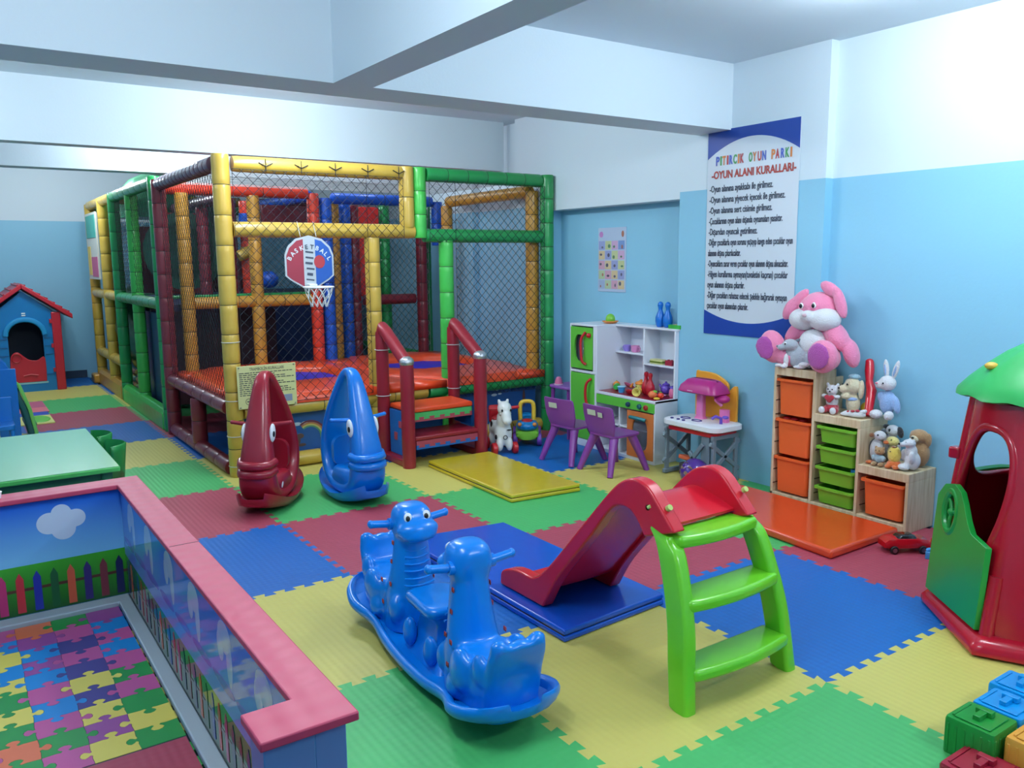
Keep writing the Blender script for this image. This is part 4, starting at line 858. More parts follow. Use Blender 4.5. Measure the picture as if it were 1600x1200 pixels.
# ------------------------------------------------------------ toy vanity on a grey folding stand
gs = M('stand_grey', (112, 128, 140), .45); vw = M('vanity_white', (232, 234, 240), .3); vmg = M('vanity_magenta', (176, 36, 120), .35); vpk = M('vanity_pink', (232, 120, 180), .35); vor = M('vanity_orange', (238, 166, 52), .4)
VN = thing('toy_vanity', 'pink and orange toy cooker with white hob on a grey folding stand', 'toy kitchen', (2.79, 2.27, 0))
for y in (2.06, 2.50):
    m = B()
    for x in (2.68, 2.90): m.box((x, y, .17), (.03, .022, .34))
    m.box((2.79, y, .19), (.03, .02, .36), (radians(0), .95, 0)); m.box((2.79, y, .19), (.03, .02, .36), (0, -.95, 0))
    m.box((2.79, y, .33), (.26, .024, .03)); m.box((2.79, y, .02), (.28, .03, .03))
    m.build('folding_leg', gs, VN, bevel=.004, world=True)
m = B(); m.box((2.68, 2.13, .17), (.02, .075, .33)); m.box((2.66, 2.20, .13), (.02, .2, .03), (.9, 0, 0)); m.box((2.66, 2.2, .2), (.02, .2, .03), (-.9, 0, 0)); m.build('brace', gs, VN, bevel=.004, world=True)
m = B(); m.loft([[(2.79+x, 2.27+y, z) for x, y in rrect(.26, .44, .04, 5)] for z in (.335, .36)]); m.build('red_shelf', rd, VN, world=True)
m = B(); m.loft([[(2.79+x, 2.27+y, z) for x, y in rrect(a, b, .07, 8)] for a, b, z in ((.28, .48, .365), (.31, .52, .375), (.31, .52, .405), (.29, .50, .412))]); m.build('hob_tray', vw, VN, world=True, smooth=50)
m = B()
for (x, y, r_) in ((2.76, 2.40, .038), (2.745, 2.28, .038)): m.tube([(x+r_*.7*cos(a*pi/12), y+r_*sin(a*pi/12), .413) for a in range(24)], .005, 6, loop=True)
for y in (2.45, 2.39, 2.34): m.cyl((2.675, y, .411), (2.675, y, .42), .012, n=12)
m.each('burner_ring', M('ring_navy', (52, 40, 120), .4), VN, world=True)
m = B(); m.poly([(p.x, p.y) for p in spline([(-.2, 0), (-.2, .22), (-.19, .33), (-.06, .33), (0, .29), (.02, .27)][0:0] or [(-.19, 0, 0), (-.19, .3, 0), (-.15, .325, 0), (-.02, .32, 0), (.07, .285, 0), (.11, .25, 0), (.11, .2, 0), (.14, .23, 0), (.17, .25, 0), (.19, .22, 0), (.19, 0, 0)], 4)], (2.92, 2.27, .41), (0, -1, 0), (0, 0, 1), (.02, 0, 0)); m.build('back_board', vor, VN, bevel=.005, world=True)
m = B(); m.loft([[(2.83+x, 2.30+y, z) for x, y in rrect(a, b, .05, 6)] for a, b, z in ((.17, .34, .60), (.20, .36, .61), (.18, .33, .65), (.12, .26, .69), (.08, .2, .70))]); hd = m.build('hood', vmg, VN, world=True, smooth=50)
m = B(); m.ell((2.752, 2.33, .655), (.006, .03, .014), (0, .5, 0)); m.box((2.735, 2.34, .618), (.006, .05, .006)); m.build('pale_badge', white, hd, world=True)
m = B(); m.loft([[(2.84+x, 2.33+y, z) for x, y in rrect(a, b, .02, 4)] for a, b, z in ((.07, .09, .41), (.055, .065, .43), (.05, .06, .60))]); m.build('pillar', vpk, VN, bevel=.004, world=True)
m = B(); m.loft([[(2.86+x, 2.13+y, z) for x, y in rrect(.05, .07, .02, 4)] for z in (.41, .50)]); m.tube([(2.83, 2.13, .53), (2.80, 2.16, .57), (2.83, 2.19, .59)], .012, 8); m.build('basket', vpk, VN, world=True)
m = B(); m.ell((2.84, 2.14, .575), (.05, .06, .03)); m.build('sink_bowl', vmg, VN, world=True)
m = B(); m.tube([(2.79, 2.10, .41), (2.79, 2.10, .45), (2.76, 2.12, .465), (2.73, 2.13, .45)], .011, 8); m.ell((2.80, 2.07, .46), (.02, .025, .012)); m.build('tap', tpu, VN, world=True)
m = B(); m.bb((2.72, 2.2, .0), (2.88, 2.42, .09)); o = m.build('toy_crate', M('dark_crate', (60, 56, 60), .5), bevel=.01); tag(o, 'dark low crate on the floor under the toy cooker stand', 'crate')
m = B(); m.box((2.76, 2.38, .125), (.10, .09, .03), (.15, .2, .3)); o = m.build('toy_tray', M('toy_orange_dark', (214, 96, 50), .4), bevel=.008); tag(o, 'orange toy tray on the dark crate under the toy cooker', 'toy tray')
m = B(); m.ell((0, 0, 0), (.1, .1, .1), n=32, m=20); o = m.build('play_ball', M('ball_purple', (72, 36, 130), .18, coat=.6), loc=(2.555, 2.11, .101)); tag(o, 'shiny purple ball on the floor in front of the toy cooker stand', 'ball')
m = B()
for (a, b, r_) in ((.3, 1.2, .02), (.6, .9, .014), (.1, .5, .02), (-.3, 1.0, .016), (.9, .3, .018), (-.1, 1.7, .012)):
    d_ = Vector((-cos(a)*cos(b*.6), -sin(a), sin(b*.6)-.2)).normalized(); m.ell(d_*.0985, (.003, r_, r_), (0, -atan2(d_.z, -d_.x), 0))
m.build('ball_print', M('ball_gold', (150, 120, 110), .4), o)

# ------------------------------------------------------------ stepped wooden storage with bins
wd = wood('pine', (222, 202, 168)); bo = M('bin_orange', (232, 100, 44), .38); bg = M('bin_green', (120, 188, 50), .38)
TR = thing('toy_storage', 'stepped pale pine storage shelf with orange and green pull-out bins', 'shelf', (2.93, 1.2, 0))
YS = [1.66, 1.355, 1.045, .735]; HS = [.855, .60, .345]; xa, xb = 2.775, 3.055
for i, y in enumerate(YS):
    h = HS[0] if i == 0 else HS[i-1]
    yy_ = y+(-.018 if i == 0 else 0)
    xq = 2.98 if i == 0 else xb
    m = B(); m.bb((xa, yy_, 0), (xq, yy_+.018, h-.05)); m.build('upright', wd, TR, bevel=.002, world=True)
for i in range(3):
    y1, y0 = YS[i], YS[i+1]; xb_ = 2.98 if i == 0 else xb
    m = B(); m.bb((xa, y0 if i == 2 else y0, HS[i]-.05), (xb_, y1, HS[i])); m.build('top_block', wd, TR, bevel=.003, world=True)
    m = B(); m.bb((xa, y0+.018, 0), (xb_, y1-.0, .045)); m.build('bottom_board', wd, TR, bevel=.002, world=True)
    m = B(); m.bb((xb_-.008, y0+.018, .045), (xb_, y1, HS[i]-.05)); m.build('back_board', wd, TR, world=True)
for i in range(3):
  m = B()
  for s_ in (0, 1):
        yy_ = YS[i]-.02 if s_ == 0 else YS[i+1]+.0185
        z = .1
        while z < HS[i]-.08: m.bb((xa+.001, yy_-.001, z), (2.96, yy_+.0015, z+.006)); z += .09
  m.each('runner_groove', M('groove', (70, 56, 44), .7), TR, world=True)
def bin_(i, ztop, h, mt):
    y0, y1 = YS[i+1]+.022, YS[i]-.022; yc = (y0+y1)/2; W_ = (y1-y0); m = B(); D_ = .18 if i == 0 else .25; xc = xa-.01+D_/2+.005
    R = lambda w_, d_, z: [(xc+x, yc+y, z) for x, y in rrect(d_, w_, .02, 4)]
    m.loft([R(W_*.84, D_*.86, ztop-h), R(W_*.90, D_*.93, ztop-.02), R(W_*.90, D_*.93, ztop-.012), R(W_, D_+.02, ztop-.014), R(W_, D_+.02, ztop), R(W_*.88, D_*.9, ztop), R(W_*.82, D_*.84, ztop-h+.006)], cap=True)
    m.build('pull_out_bin', mt, TR, world=True, smooth=40)
for zt, h in ((.785, .225), (.53, .225), (.285, .225)): bin_(0, zt, h, bo)
for zt in (.53, .405, .28, .155): bin_(1, zt, .10, bg)
bin_(2, .27, .21, bo)
m = B()
for (x, y, z, r_) in ((2.85, 1.6, .52, .028), (2.84, 1.54, .525, .022), (2.87, 1.5, .52, .025)): m.ell((x, y, z), (r_, r_*1.2, r_*.6))
o = m.build('red_toys', M('toy_red', (190, 24, 36), .35)); tag(o, 'red toy pieces piled in the middle orange bin', 'toys'); o['kind'] = 'stuff'
o = toy('toy_block', 'small blue toy block peeking from the third green bin', 'toy block', (2.84, 1.10, .255), [('block', tbl, lambda m: m.bb((-.02, -.02, 0), (.02, .02, .035)))])
# ------------------------------------------------------------ soft toys
def fur(n, c): return M('plush_'+n, c, .9, ('noise', 160, .006), sheen=.5)
def plush(name, label, loc, rz, parts, s=1, cat='soft toy', vox=.007):
    t = thing(name, label, cat, loc, rz); t.scale = (s, s, s)
    for nm, mt, els in parts:
        m = B()
        for e in els: m.ell(e[0], e[1], e[2] if len(e) > 2 else None, n=18, m=12)
        small = max(max(e[1]) if not isinstance(e[1], (int, float)) else e[1] for e in els) < .016
        m.build(nm, mt, t, remesh=0 if small else vox, soft=4)
    return t
# all face -y locally; rz=-90deg turns them to face -x
pk = fur('pink', (244, 138, 176)); wf = fur('white', (224, 224, 228)); gf = fur('grey', (170, 178, 188)); mg = fur('magenta', (176, 74, 160)); cf = fur('cream', (226, 212, 178)); brn = fur('brown', (150, 104, 66)); yf = fur('yellow', (236, 206, 90)); of = fur('orange', (226, 112, 46)); rf = fur('red', (178, 34, 54)); bf = fur('sky', (148, 180, 226)); blk = fur('black', (34, 36, 44)); tan = fur('tan', (176, 136, 92)); dg = fur('dark_grey', (98, 108, 120))
eyw = M('eye_white', (240, 240, 240), .2); eyb = M('eye_dark', (26, 24, 30), .15)
R90 = radians(-90)
plush('plush_bunny', 'big pink plush bunny with white muzzle and magenta foot soles on top of the shelf', (2.885, 1.44, .857), R90, [
 ('body', pk, [((0, .03, .12), (.12, .09, .13)), ((0, .02, .32), (.128, .10, .10)), ((-.125, .0, .19), (.05, .06, .1), (0, .7, 0)), ((.125, .0, .19), (.05, .06, .1), (0, -.7, 0)), ((.2, .02, .1), (.04, .05, .08), (0, -.3, 0))]),
 ('leg', pk, [((-.13, -.05, .06), (.10, .07, .06)), ((-.22, -.09, .11), (.075, .05, .095), (0, -.3, .2))]), ('leg', pk, [((.1, -.06, .07), (.08, .08, .07)), ((.12, -.11, .085), (.088, .055, .09))]),
 ('ear', pk, [((-.12, -.02, .36), (.035, .03, .10), (0, .75, 0)), ((-.16, -.03, .32), (.035, .028, .07), (0, .5, 0))]), ('ear', pk, [((.07, -.0, .435), (.07, .025, .035), (0, .5, 0)), ((.14, -.01, .365), (.032, .028, .09), (0, -.35, 0))]),
 ('muzzle', wf, [((-.065, -.03, .27), (.085, .075, .062)), ((.065, -.03, .275), (.09, .075, .065)), ((0, -.085, .29), (.042, .035, .035))]), ('belly', wf, [((0, -.03, .14), (.085, .06, .08))]),
 ('sole', mg, [((-.235, -.138, .105), (.055, .012, .07), (0, -.3, .25))]), ('sole', mg, [((.125, -.16, .09), (.068, .014, .072))]),
 ('eye', eyw, [((-.045, -.085, .345), (.015, .012, .02))]), ('eye', eyw, [((.035, -.088, .35), (.015, .012, .02))]), ('pupil', eyb, [((-.042, -.096, .344), (.009, .006, .012))]), ('pupil', eyb, [((.037, -.098, .349), (.009, .006, .012))]), ('nose', fur('pale_pink', (226, 190, 200)), [((0, -.118, .298), (.018, .01, .014))])], s=1.13, vox=.008)
plush('plush_rabbit', 'pale grey plush hare with white paws leaning against the big pink bunny', (2.805, 1.51, .857), radians(-75), [
 ('body', gf, [((0, 0, .07), (.065, .045, .07)), ((-.045, -.02, .145), (.05, .045, .038)), ((-.09, -.04, .13), (.03, .025, .02)), ((.07, 0, .06), (.04, .03, .055)), ((-.04, .0, .1), (.04, .04, .05))]),
 ('leg', wf, [((-.06, -.04, .05), (.016, .016, .045)), ((-.065, -.055, .015), (.022, .03, .014))]), ('leg', wf, [((.05, -.03, .03), (.035, .02, .016)), ((.10, -.01, .04), (.015, .018, .04)), ((.02, -.03, .012), (.04, .018, .012))]),
 ('leg', wf, [((-.11, -.01, .012), (.035, .022, .013))]),
 ('ear', dg, [((-.0, 0, .175), (.04, .008, .012), (0, -.2, 0)), ]), ('ear', dg, [((.07, 0, .145), (.04, .01, .012), (0, -.6, 0))]), ('eye', eyw, [((-.062, -.055, .155), (.011, .008, .011))]), ('pupil', eyb, [((-.062, -.062, .155), (.006, .004, .006))]), ('nose', dg, [((-.115, -.045, .135), (.01, .01, .008))])], vox=.005)
Z2 = .602
plush('plush_bear', 'small white plush bear holding a red heart, next to the tall shelf section', (2.86, 1.295, Z2), radians(-80), [
 ('body', wf, [((0, 0, .07), (.035, .03, .045)), ((0, -.005, .135), (.034, .032, .03)), ((-.03, 0, .165), (.011, .009, .012)), ((.03, 0, .165), (.011, .009, .012)), ((-.04, -.02, .1), (.014, .022, .012)), ((.04, -.02, .1), (.014, .022, .012))]),
 ('trousers', rf, [((0, 0, .03), (.042, .036, .03)), ((-.03, -.03, .02), (.022, .03, .02)), ((.03, -.03, .02), (.022, .03, .02))]), ('foot', wf, [((-.033, -.06, .022), (.02, .012, .022))]), ('foot', wf, [((.033, -.06, .022), (.02, .012, .022))]),
 ('heart', rf, [((-.014, -.04, .095), (.018, .01, .016)), ((.014, -.04, .095), (.018, .01, .016)), ((0, -.04, .08), (.018, .01, .018))]), ('eye', eyb, [((-.012, -.034, .142), (.004, .003, .004))]), ('eye', eyb, [((.012, -.034, .142), (.004, .003, .004))]), ('nose', eyb, [((0, -.038, .13), (.005, .004, .004))])], vox=.005, s=1.05)
plush('plush_dog', 'cream plush dog with a blue cap between white bear and red toy bat', (2.93, 1.20, Z2), radians(-95), [
 ('body', cf, [((0, 0, .06), (.04, .035, .06)), ((0, -.01, .155), (.048, .042, .045)), ((-.03, -.045, .14), (.028, .028, .022)), ((-.02, -.04, .1), (.03, .02, .018))]), ('ear', cf, [((.048, 0, .14), (.014, .02, .055))]), ('ear', cf, [((-.05, .01, .15), (.012, .02, .04))]),
 ('cap', fur('cap_blue', (150, 190, 205)), [((-.0, .0, .205), (.035, .03, .016))]), ('collar', bf, [((0, -.01, .085), (.036, .032, .014))]), ('eye', eyb, [((-.0, -.055, .168), (.006, .004, .005))]), ('eye', eyb, [((-.034, -.05, .165), (.004, .004, .004))]), ('nose', eyb, [((-.04, -.073, .145), (.006, .005, .005))])], vox=.005, s=1.1)
t = thing('toy_bat', 'long red inflatable toy bat leaning on the wall between the dog and the blue-clad bunny', 'toy', (2.985, 1.10, Z2))
m = B(); m.tube([(-.10, -.03, .012), (-.03, .0, .15), (-.01, .03, .20)], [.022, .03, .022], 14); m.build('bat_body', M('inflatable_red', (196, 22, 40), .3, coat=.3), t)
m = B(); m.tube([(-.01, .03, .2), (.02, .05, .26), (.04, .065, .31)], [.02, .028, .024], 12); m.ell((.04, .066, .312), (.024, .024, .02)); m.build('bat_grip', M('inflatable_red', (196, 22, 40), .3, coat=.3), t)
m = B(); m.ell((0, 0, 0), (.034, .034, .034)); o = m.build('play_ball', tye, loc=(3.03, 1.06, Z2+.22)); 
o.location = (3.015, 1.165, Z2+.034); tag(o, 'yellow ball wedged behind the red toy bat on the shelf', 'ball')
plush('plush_bunny', 'white plush bunny with tall ears wearing a light blue sweater on the middle shelf step', (2.95, .99, Z2), radians(-100), [
 ('head', wf, [((-.0, -.01, .195), (.048, .04, .042)), ((-.03, -.03, .185), (.028, .025, .022))]), ('sweater', bf, [((0, 0, .09), (.046, .04, .065)), ((-.03, -.015, .12), (.025, .02, .03)), ((.055, 0, .085), (.02, .02, .05), (0, -.3, 0))]),
 ('ear', wf, [((-.022, .0, .27), (.018, .01, .055), (0, -.15, 0))]), ('ear', wf, [((.04, .0, .27), (.018, .01, .058), (0, .3, 0))]), ('inner_ear', bf, [((-.022, -.009, .265), (.009, .004, .035), (0, -.15, 0))]), ('inner_ear', bf, [((.04, -.009, .265), (.009, .004, .036), (0, .3, 0))]),
 ('foot', wf, [((-.03, -.05, .025), (.035, .035, .025))]), ('foot', wf, [((.05, -.045, .028), (.022, .03, .026))]), ('eye', eyb, [((.005, -.05, .198), (.005, .004, .005))]), ('nose', M('nose_pink', (226, 140, 160), .6), [((-.033, -.055, .195), (.009, .006, .005))])], vox=.005, s=1.08)
o = plush('plush_cushion', 'crumpled white plush cloth with red hearts lying in front of the cream dog', (2.84, 1.13, Z2), R90, [('cloth', wf, [((0, 0, .02), (.075, .03, .02)), ((.05, .0, .035), (.035, .02, .015), (0, -.5, 0)), ((-.05, 0, .012), (.04, .03, .012))]), ('heart', rf, [((-.0, -.018, .038), (.014, .012, .008)), ((.03, -.015, .044), (.014, .01, .008)), ((-.03, -.015, .032), (.01, .01, .007))])], vox=.005)
Z3 = .347
plush('plush_penguin', 'white plush penguin with orange feet at the left of the lowest shelf step', (2.88, 1.0, Z3), radians(-70), [
 ('body', wf, [((0, 0, .075), (.038, .032, .07)), ((.015, -.01, .165), (.036, .03, .028))]), ('back', blk, [((-.01, .02, .08), (.04, .026, .062)), ]), ('beak', fur('beak', (150, 96, 60)), [((-.025, -.03, .168), (.016, .016, .015))]), ('foot', of, [((-.025, -.04, .01), (.026, .025, .01))]), ('foot', of, [((.03, -.035, .01), (.022, .022, .01))]), ('eye', eyb, [((.01, -.038, .172), (.005, .004, .005))])], vox=.005)
plush('plush_bear', 'little brown plush bear in a striped shirt in front of the penguin', (2.83, .95, Z3), radians(-85), [
 ('body', tan, [((0, 0, .085), (.03, .027, .024)), ((-.022, 0, .104), (.009, .008, .01)), ((.022, 0, .104), (.009, .008, .01)), ((-.02, -.02, .012), (.016, .026, .013)), ((.02, -.02, .012), (.016, .026, .013)), ((0, -.022, .08), (.013, .01, .01))]), ('striped_shirt', fur('stripe', (166, 190, 200)), [((0, 0, .042), (.028, .024, .028)), ((-.03, -.01, .045), (.012, .012, .018)), ((.03, -.01, .045), (.012, .012, .018))]), ('eye', eyb, [((-.01, -.026, .092), (.003, .003, .003))]), ('eye', eyb, [((.01, -.026, .092), (.003, .003, .003))])], vox=.004)
plush('plush_duck', 'pale yellow plush duck with an orange beak behind the little brown bear', (2.93, .925, Z3), radians(-110), [
 ('body', fur('lemon', (232, 214, 130)), [((0, 0, .06), (.035, .035, .055)), ((0, -.01, .135), (.042, .034, .028))]), ('beak', of, [((-.01, -.045, .128), (.02, .018, .012))]), ('eye', eyb, [((.02, -.036, .148), (.004, .004, .004))])], vox=.005)
plush('plush_chick', 'round yellow plush chick with orange feet in the middle of the lowest step', (2.84, .865, Z3), radians(-85), [
 ('body', yf, [((0, 0, .075), (.036, .034, .05)), ((0, 0, .1), (.03, .028, .028))]), ('skirt', of, [((0, 0, .026), (.04, .036, .024)), ((-.022, -.03, .012), (.018, .02, .012)), ((.024, -.03, .012), (.018, .02, .012))]), ('crest', brn, [((.0, -.01, .125), (.015, .012, .006))]), ('eye', eyb, [((-.01, -.032, .1), (.004, .003, .003))])], vox=.005)
plush('plush_polar_bear', 'white plush polar bear sitting at the right end of the lowest shelf step', (2.87, .785, Z3), radians(-120), [
 ('body', wf, [((0, .01, .055), (.045, .042, .055)), ((0, .0, .11), (.034, .032, .04)), ((0, -.015, .155), (.034, .036, .024)), ((0, -.052, .15), (.017, .022, .014)), ((-.022, 0, .176), (.008, .006, .008)), ((.022, 0, .176), (.008, .006, .008)), ((-.04, -.02, .08), (.014, .02, .035)), ((.04, -.02, .08), (.014, .02, .035)), ((0, -.04, .02), (.04, .03, .018))]), ('nose', eyb, [((0, -.074, .154), (.007, .005, .006))]), ('eye', eyb, [((-.013, -.042, .165), (.003, .003, .003))]), ('eye', eyb, [((.013, -.042, .165), (.003, .003, .003))])], vox=.005)
plush('plush_dog', 'brown plush dog with a cream muzzle behind the polar bear', (2.985, .80, Z3), radians(-100), [
 ('body', tan, [((0, 0, .08), (.06, .045, .08)), ((0, -.01, .18), (.055, .045, .04)), ((-.055, 0, .165), (.015, .018, .04)), ((.055, 0, .165), (.015, .018, .04))]), ('muzzle', cf, [((0, -.045, .168), (.026, .022, .022))]), ('nose', eyb, [((0, -.066, .176), (.009, .006, .006))])], vox=.006)
plush('plush_panda', 'black and white plush panda behind the yellow duck', (2.99, .965, Z3), radians(-95), [
 ('body', wf, [((-.01, 0, .08), (.055, .045, .08)), ((.0, -.01, .185), (.04, .035, .034))]), ('ear', blk, [((-.05, 0, .2), (.022, .02, .016))]), ('ear', blk, [((.045, -.005, .18), (.02, .018, .036), (0, -.3, 0))]), ('eye_patch', blk, [((-.0, -.035, .188), (.014, .012, .016))]), ('arm', dg, [((-.05, -.02, .17), (.022, .02, .02))])], vox=.006)
def ray_hit(c, a, P):
    best = None
    d_ = (cos(a), sin(a))
    for i in range(len(P)):
        p, q = P[i], P[(i+1) % len(P)]; ex, ey = q[0]-p[0], q[1]-p[1]; det = d_[0]*ey-d_[1]*ex
        if abs(det) < 1e-9: continue
        t = ((p[0]-c[0])*ey-(p[1]-c[1])*ex)/det; s_ = ((p[0]-c[0])*d_[1]-(p[1]-c[1])*d_[0])/det
        if t > 0 and -1e-6 <= s_ <= 1+1e-6 and (best is None or t < best): best = t
    return (c[0]+d_[0]*best, c[1]+d_[1]*best)
# ------------------------------------------------------------ red toy car
RC = thing('toy_car', 'small red toy sports car on the floor beside the orange mat', 'toy car', (2.53, .60, 0), radians(56))
m = B(); prof = [(-.12, .03, .046, .02), (-.10, .048, .05, .028), (-.04, .052, .052, .03), (.04, .054, .053, .03), (.10, .05, .05, .028), (.12, .034, .046, .02)]
m.loft([[(x, y, .014+z+.0) for x, z in [(w_*a, .016+(h_*2-.012)*b) for a, b in ((-1, .3), (-1, .6), (-.85, 1), (0, 1.06), (.85, 1), (1, .6), (1, .3), (.9, 0), (-.9, 0))]] for y, _, w_, h_ in [(p[0], 0, p[2], p[3]) for p in prof]]); m.build('car_body', M('car_red', (190, 14, 30), .15, coat=.6), RC, smooth=50)
m = B(); m.loft([[(x, y, z) for x, y in rrect(a, b, .015, 4)] for a, b, z in ((.088, .13, .062), (.07, .085, .09), (.062, .07, .094))]); m.build('cabin', M('car_glass', (30, 22, 26), .1, coat=.5), RC, smooth=50)
for x in (-.05, .05):
    for y in (-.075, .075):
        m = B(); m.cyl((x-.01, y, .022), (x+.01, y, .022), .022, n=20); wo = m.build('wheel', black, RC, bevel=.003); m = B(); m.cyl((x-.0115, y, .022), (x+.0115, y, .022), .012, n=14); m.build('hub', M('steel', (150, 150, 150), .3, metal=1), wo)
m = B(); m.ell((2.66, .50, .035), (.035, .035, .035)); o = m.build('play_ball', M('ball_orange', (226, 130, 80), .35)); tag(o, 'orange ball between the red toy car and the wooden shelf side', 'ball')
m = B(); m.box((0, 0, .02), (.05, .03, .04), (0, 0, .4)); m.ell((0, 0, .045), (.02, .014, .01)); o = m.build('toy_block', tbl, loc=(2.53, .465, 0), bevel=.004); tag(o, 'light blue toy block on the floor behind the playhouse door', 'toy block')

# ------------------------------------------------------------ red mushroom playhouse
pr_ = M('playhouse_red', (184, 12, 38), .22, coat=.4); pg_ = M('playhouse_green', (24, 150, 56), .3, coat=.25); pgr = M('roof_green', (44, 166, 82), .38)
PC = Vector((2.19, -.24, 0)); A0 = radians(121-30)
PH = thing('mushroom_playhouse', 'red mushroom playhouse with green roof and green half door', 'playhouse', tuple(PC))
ang = lambda i: radians(147+30)+i*radians(60)   # corner i
def shell(z): return .50-.165*min(1, z/.96)
def vtx(i): return Vector((cos(ang(i)), sin(ang(i))))*(.85 if i % 6 == 5 else 1)
def ptt(th, z, off=0):  # plan is a hexagon at the foot and nearly round at the top
    l = (th-ang(0)) % (2*pi); i = int(l//radians(60)) % 6; A_, B_ = vtx(i), vtx(i+1); d_ = Vector((cos(th), sin(th))); e_ = B_-A_
    r_ = (A_.x*e_.y-A_.y*e_.x)/(d_.x*e_.y-d_.y*e_.x); w_ = min(1, .2+.75*z/.96)
    return Vector((cos(th), sin(th), 0))*((r_*(1-w_)+w_)*shell(z)+off)+Vector((0, 0, z))
def pt(i, f, z, off=0): return ptt(ang(i)+radians(60)*f, z, off)
def panel(t0, t1, hole):
    n = 60; m = B(); zc = .50; out = []
    tc_ = (t0+t1)/2; hw_ = (t1-t0)/2
    if not hole:
        g = 16
        for off in (0, -.03):
            vs = [ptt(t0+(t1-t0)*a/g, .04+.92*b/g, off) for b in range(g+1) for a in range(g+1)]
            m.add(vs, [(b*(g+1)+a, b*(g+1)+a+1, (b+1)*(g+1)+a+1, (b+1)*(g+1)+a) for b in range(g) for a in range(g)])
        return m.build('wall', pr_, PH, smooth=50)
    hc_t, hc_z = hole(None)
    P_o = [(t0, .04), (t1, .04), (t1, .96), (t0, .96)]
    inn_ = [hole(2*pi*q/n) for q in range(n)]
    outer = [ray_hit((hc_t, hc_z), atan2(h_[1]-hc_z, h_[0]-hc_t), P_o) for h_ in inn_]
    for c_ in P_o:
        j = min(range(n), key=lambda t: (outer[t][0]-c_[0])**2+(outer[t][1]-c_[1])**2); outer[j] = c_
    K_ = 8
    L_ = [[(o_[0]+(h_[0]-o_[0])*k/K_, o_[1]+(h_[1]-o_[1])*k/K_) for o_, h_ in zip(outer, inn_)] for k in range(K_+1)]
    m.loft([[ptt(f, z, 0) for f, z in l_] for l_ in L_]+[[ptt(f, z, -.03) for f, z in l_] for l_ in L_[::-1]], cap=False)
    o = m.build('wall', pr_, PH, smooth=60)
    m = B(); m.tube([ptt(*hole(2*pi*q/n), -.012) for q in range(n)], .02, 8, loop=True); m.build('opening_rim', pr_, o, smooth=60)
    return o
c5 = ang(5)+2*pi*0; R_d = radians
def door(t):  # leans towards the camera side with height, like a keyhole
    if t is None: return (c5+R_d(33), .48)
    z = .49+.37*sin(t); ctr = R_d(18+25*z); wd_ = R_d(21+11*z)
    return (c5+ctr+wd_*math.copysign(abs(cos(t))**.8, cos(t)), z)
def win(t):
    if t is None: return (R_d(64)+0, .70)
    return (R_d(64)+R_d(36)*math.copysign(abs(cos(t))**.8, cos(t)), .70+.15*sin(t))
while c5 > pi*2: c5 -= 2*pi
panel(c5-R_d(8), c5+R_d(82), door)
panel(c5+R_d(82), c5+R_d(170), None)
w0 = (c5+R_d(170)) % (2*pi)
w0 = w0-2*pi if w0 > pi else w0
panel(w0, R_d(18), None)
panel(R_d(18), c5-R_d(8), win)
for i in (0, 5):
    m = B(); m.tube([pt(i, 0, z, -.012) for z in ((.03, .1, .2, .3) if i == 0 else (.03, .2, .4, .6, .8, .95))], .028, 12); m.build('corner_post', pr_, PH, smooth=60)
m = B(); m.tube([ptt(R_d(a), .555, .01) for a in range(32, 98, 6)], .02, 8, flat=1.6); m.build('window_sill', pg_, PH)
# base flange
m = B(); rings = []
for (dr, z) in ((.035, 0), (.07, .012), (.07, .04), (.045, .062), (.0, .075), (-.05, .07), (-.05, 0)): rings.append([vtx(i).lerp(vtx(i+1), f).to_3d()*(.50+dr)+Vector((0, 0, z)) for i in range(6) for f in (0, .06, .3, .5, .7, .94)])
m.loft(rings, cap=False); m.build('base_flange', pr_, PH, smooth=60)
m = B(); m.poly([tuple(vtx(i)*.46) for i in range(6)], (0, 0, .012), (1, 0, 0), (0, 1, 0), (0, 0, .01)); m.build('floor_panel', M('playhouse_inside', (70, 30, 40), .5), PH)
# roof
m = B(); n = 48; rings = []
for r_, z in ((.33, .975), (.38, .968), (.405, .975), (.40, .99), (.36, 1.035), (.30, 1.09), (.23, 1.145), (.16, 1.185), (.08, 1.205), (.01, 1.21)):
    rings.append([((r_+.006*sin(q*pi/2))*cos(2*pi*q/n), (r_+.006*sin(q*pi/2))*sin(2*pi*q/n), z+.006*sin(q*1.7)*(.1 < r_ < .42)) for q in range(n)])
m.loft(rings); m.build('roof', pgr, PH, smooth=60)
m = B()
for i in range(6):
    a = radians(197+60*i); m.ell((.30*cos(a), .30*sin(a), 1.095), (.026, .026, .016))
m.each('roof_knob', M('knob_yellow', (226, 180, 70), .4), PH)
m = B()
rnd = random.Random(9)
for i in range(26):
    a = rnd.random()*6.28; r0 = rnd.uniform(.12, .35); zf = lambda r_: 1.21-(r_/.40)**1.7*.215
    m.tube([(r_*cos(a+da), r_*sin(a+da), zf(r_)+.004) for r_, da in ((r0, 0), (r0-.03, .12), (r0-.02, .25))], .003, 5)
m.each('leaf_vein', pgr, PH)
# green half door hung on the left edge, slightly open
# local frame of the door plane
a_, b_ = pt(5, .03, .08, .03), pt(5, .94, .08, .02); du = (b_-a_); L_ = du.length; du.normalize()
DR = B(); 
P2 = [(0, 0), (L_, 0), (L_, .335), (L_*.86, .325), (L_*.74, .34), (L_*.62, .39), (L_*.52, .45), (L_*.44, .49), (L_*.3, .51), (L_*.12, .49), (0, .43)]
tilt = Vector((0, 0, 1))*.995+Vector((PC.x*0, 0, 0))
inw = (pt(5, .5, .9)-pt(5, .5, .08)); inw.z = 0; upv = (Vector((0, 0, .82))+inw*.75).normalized()
nrm = du.cross(upv).normalized()
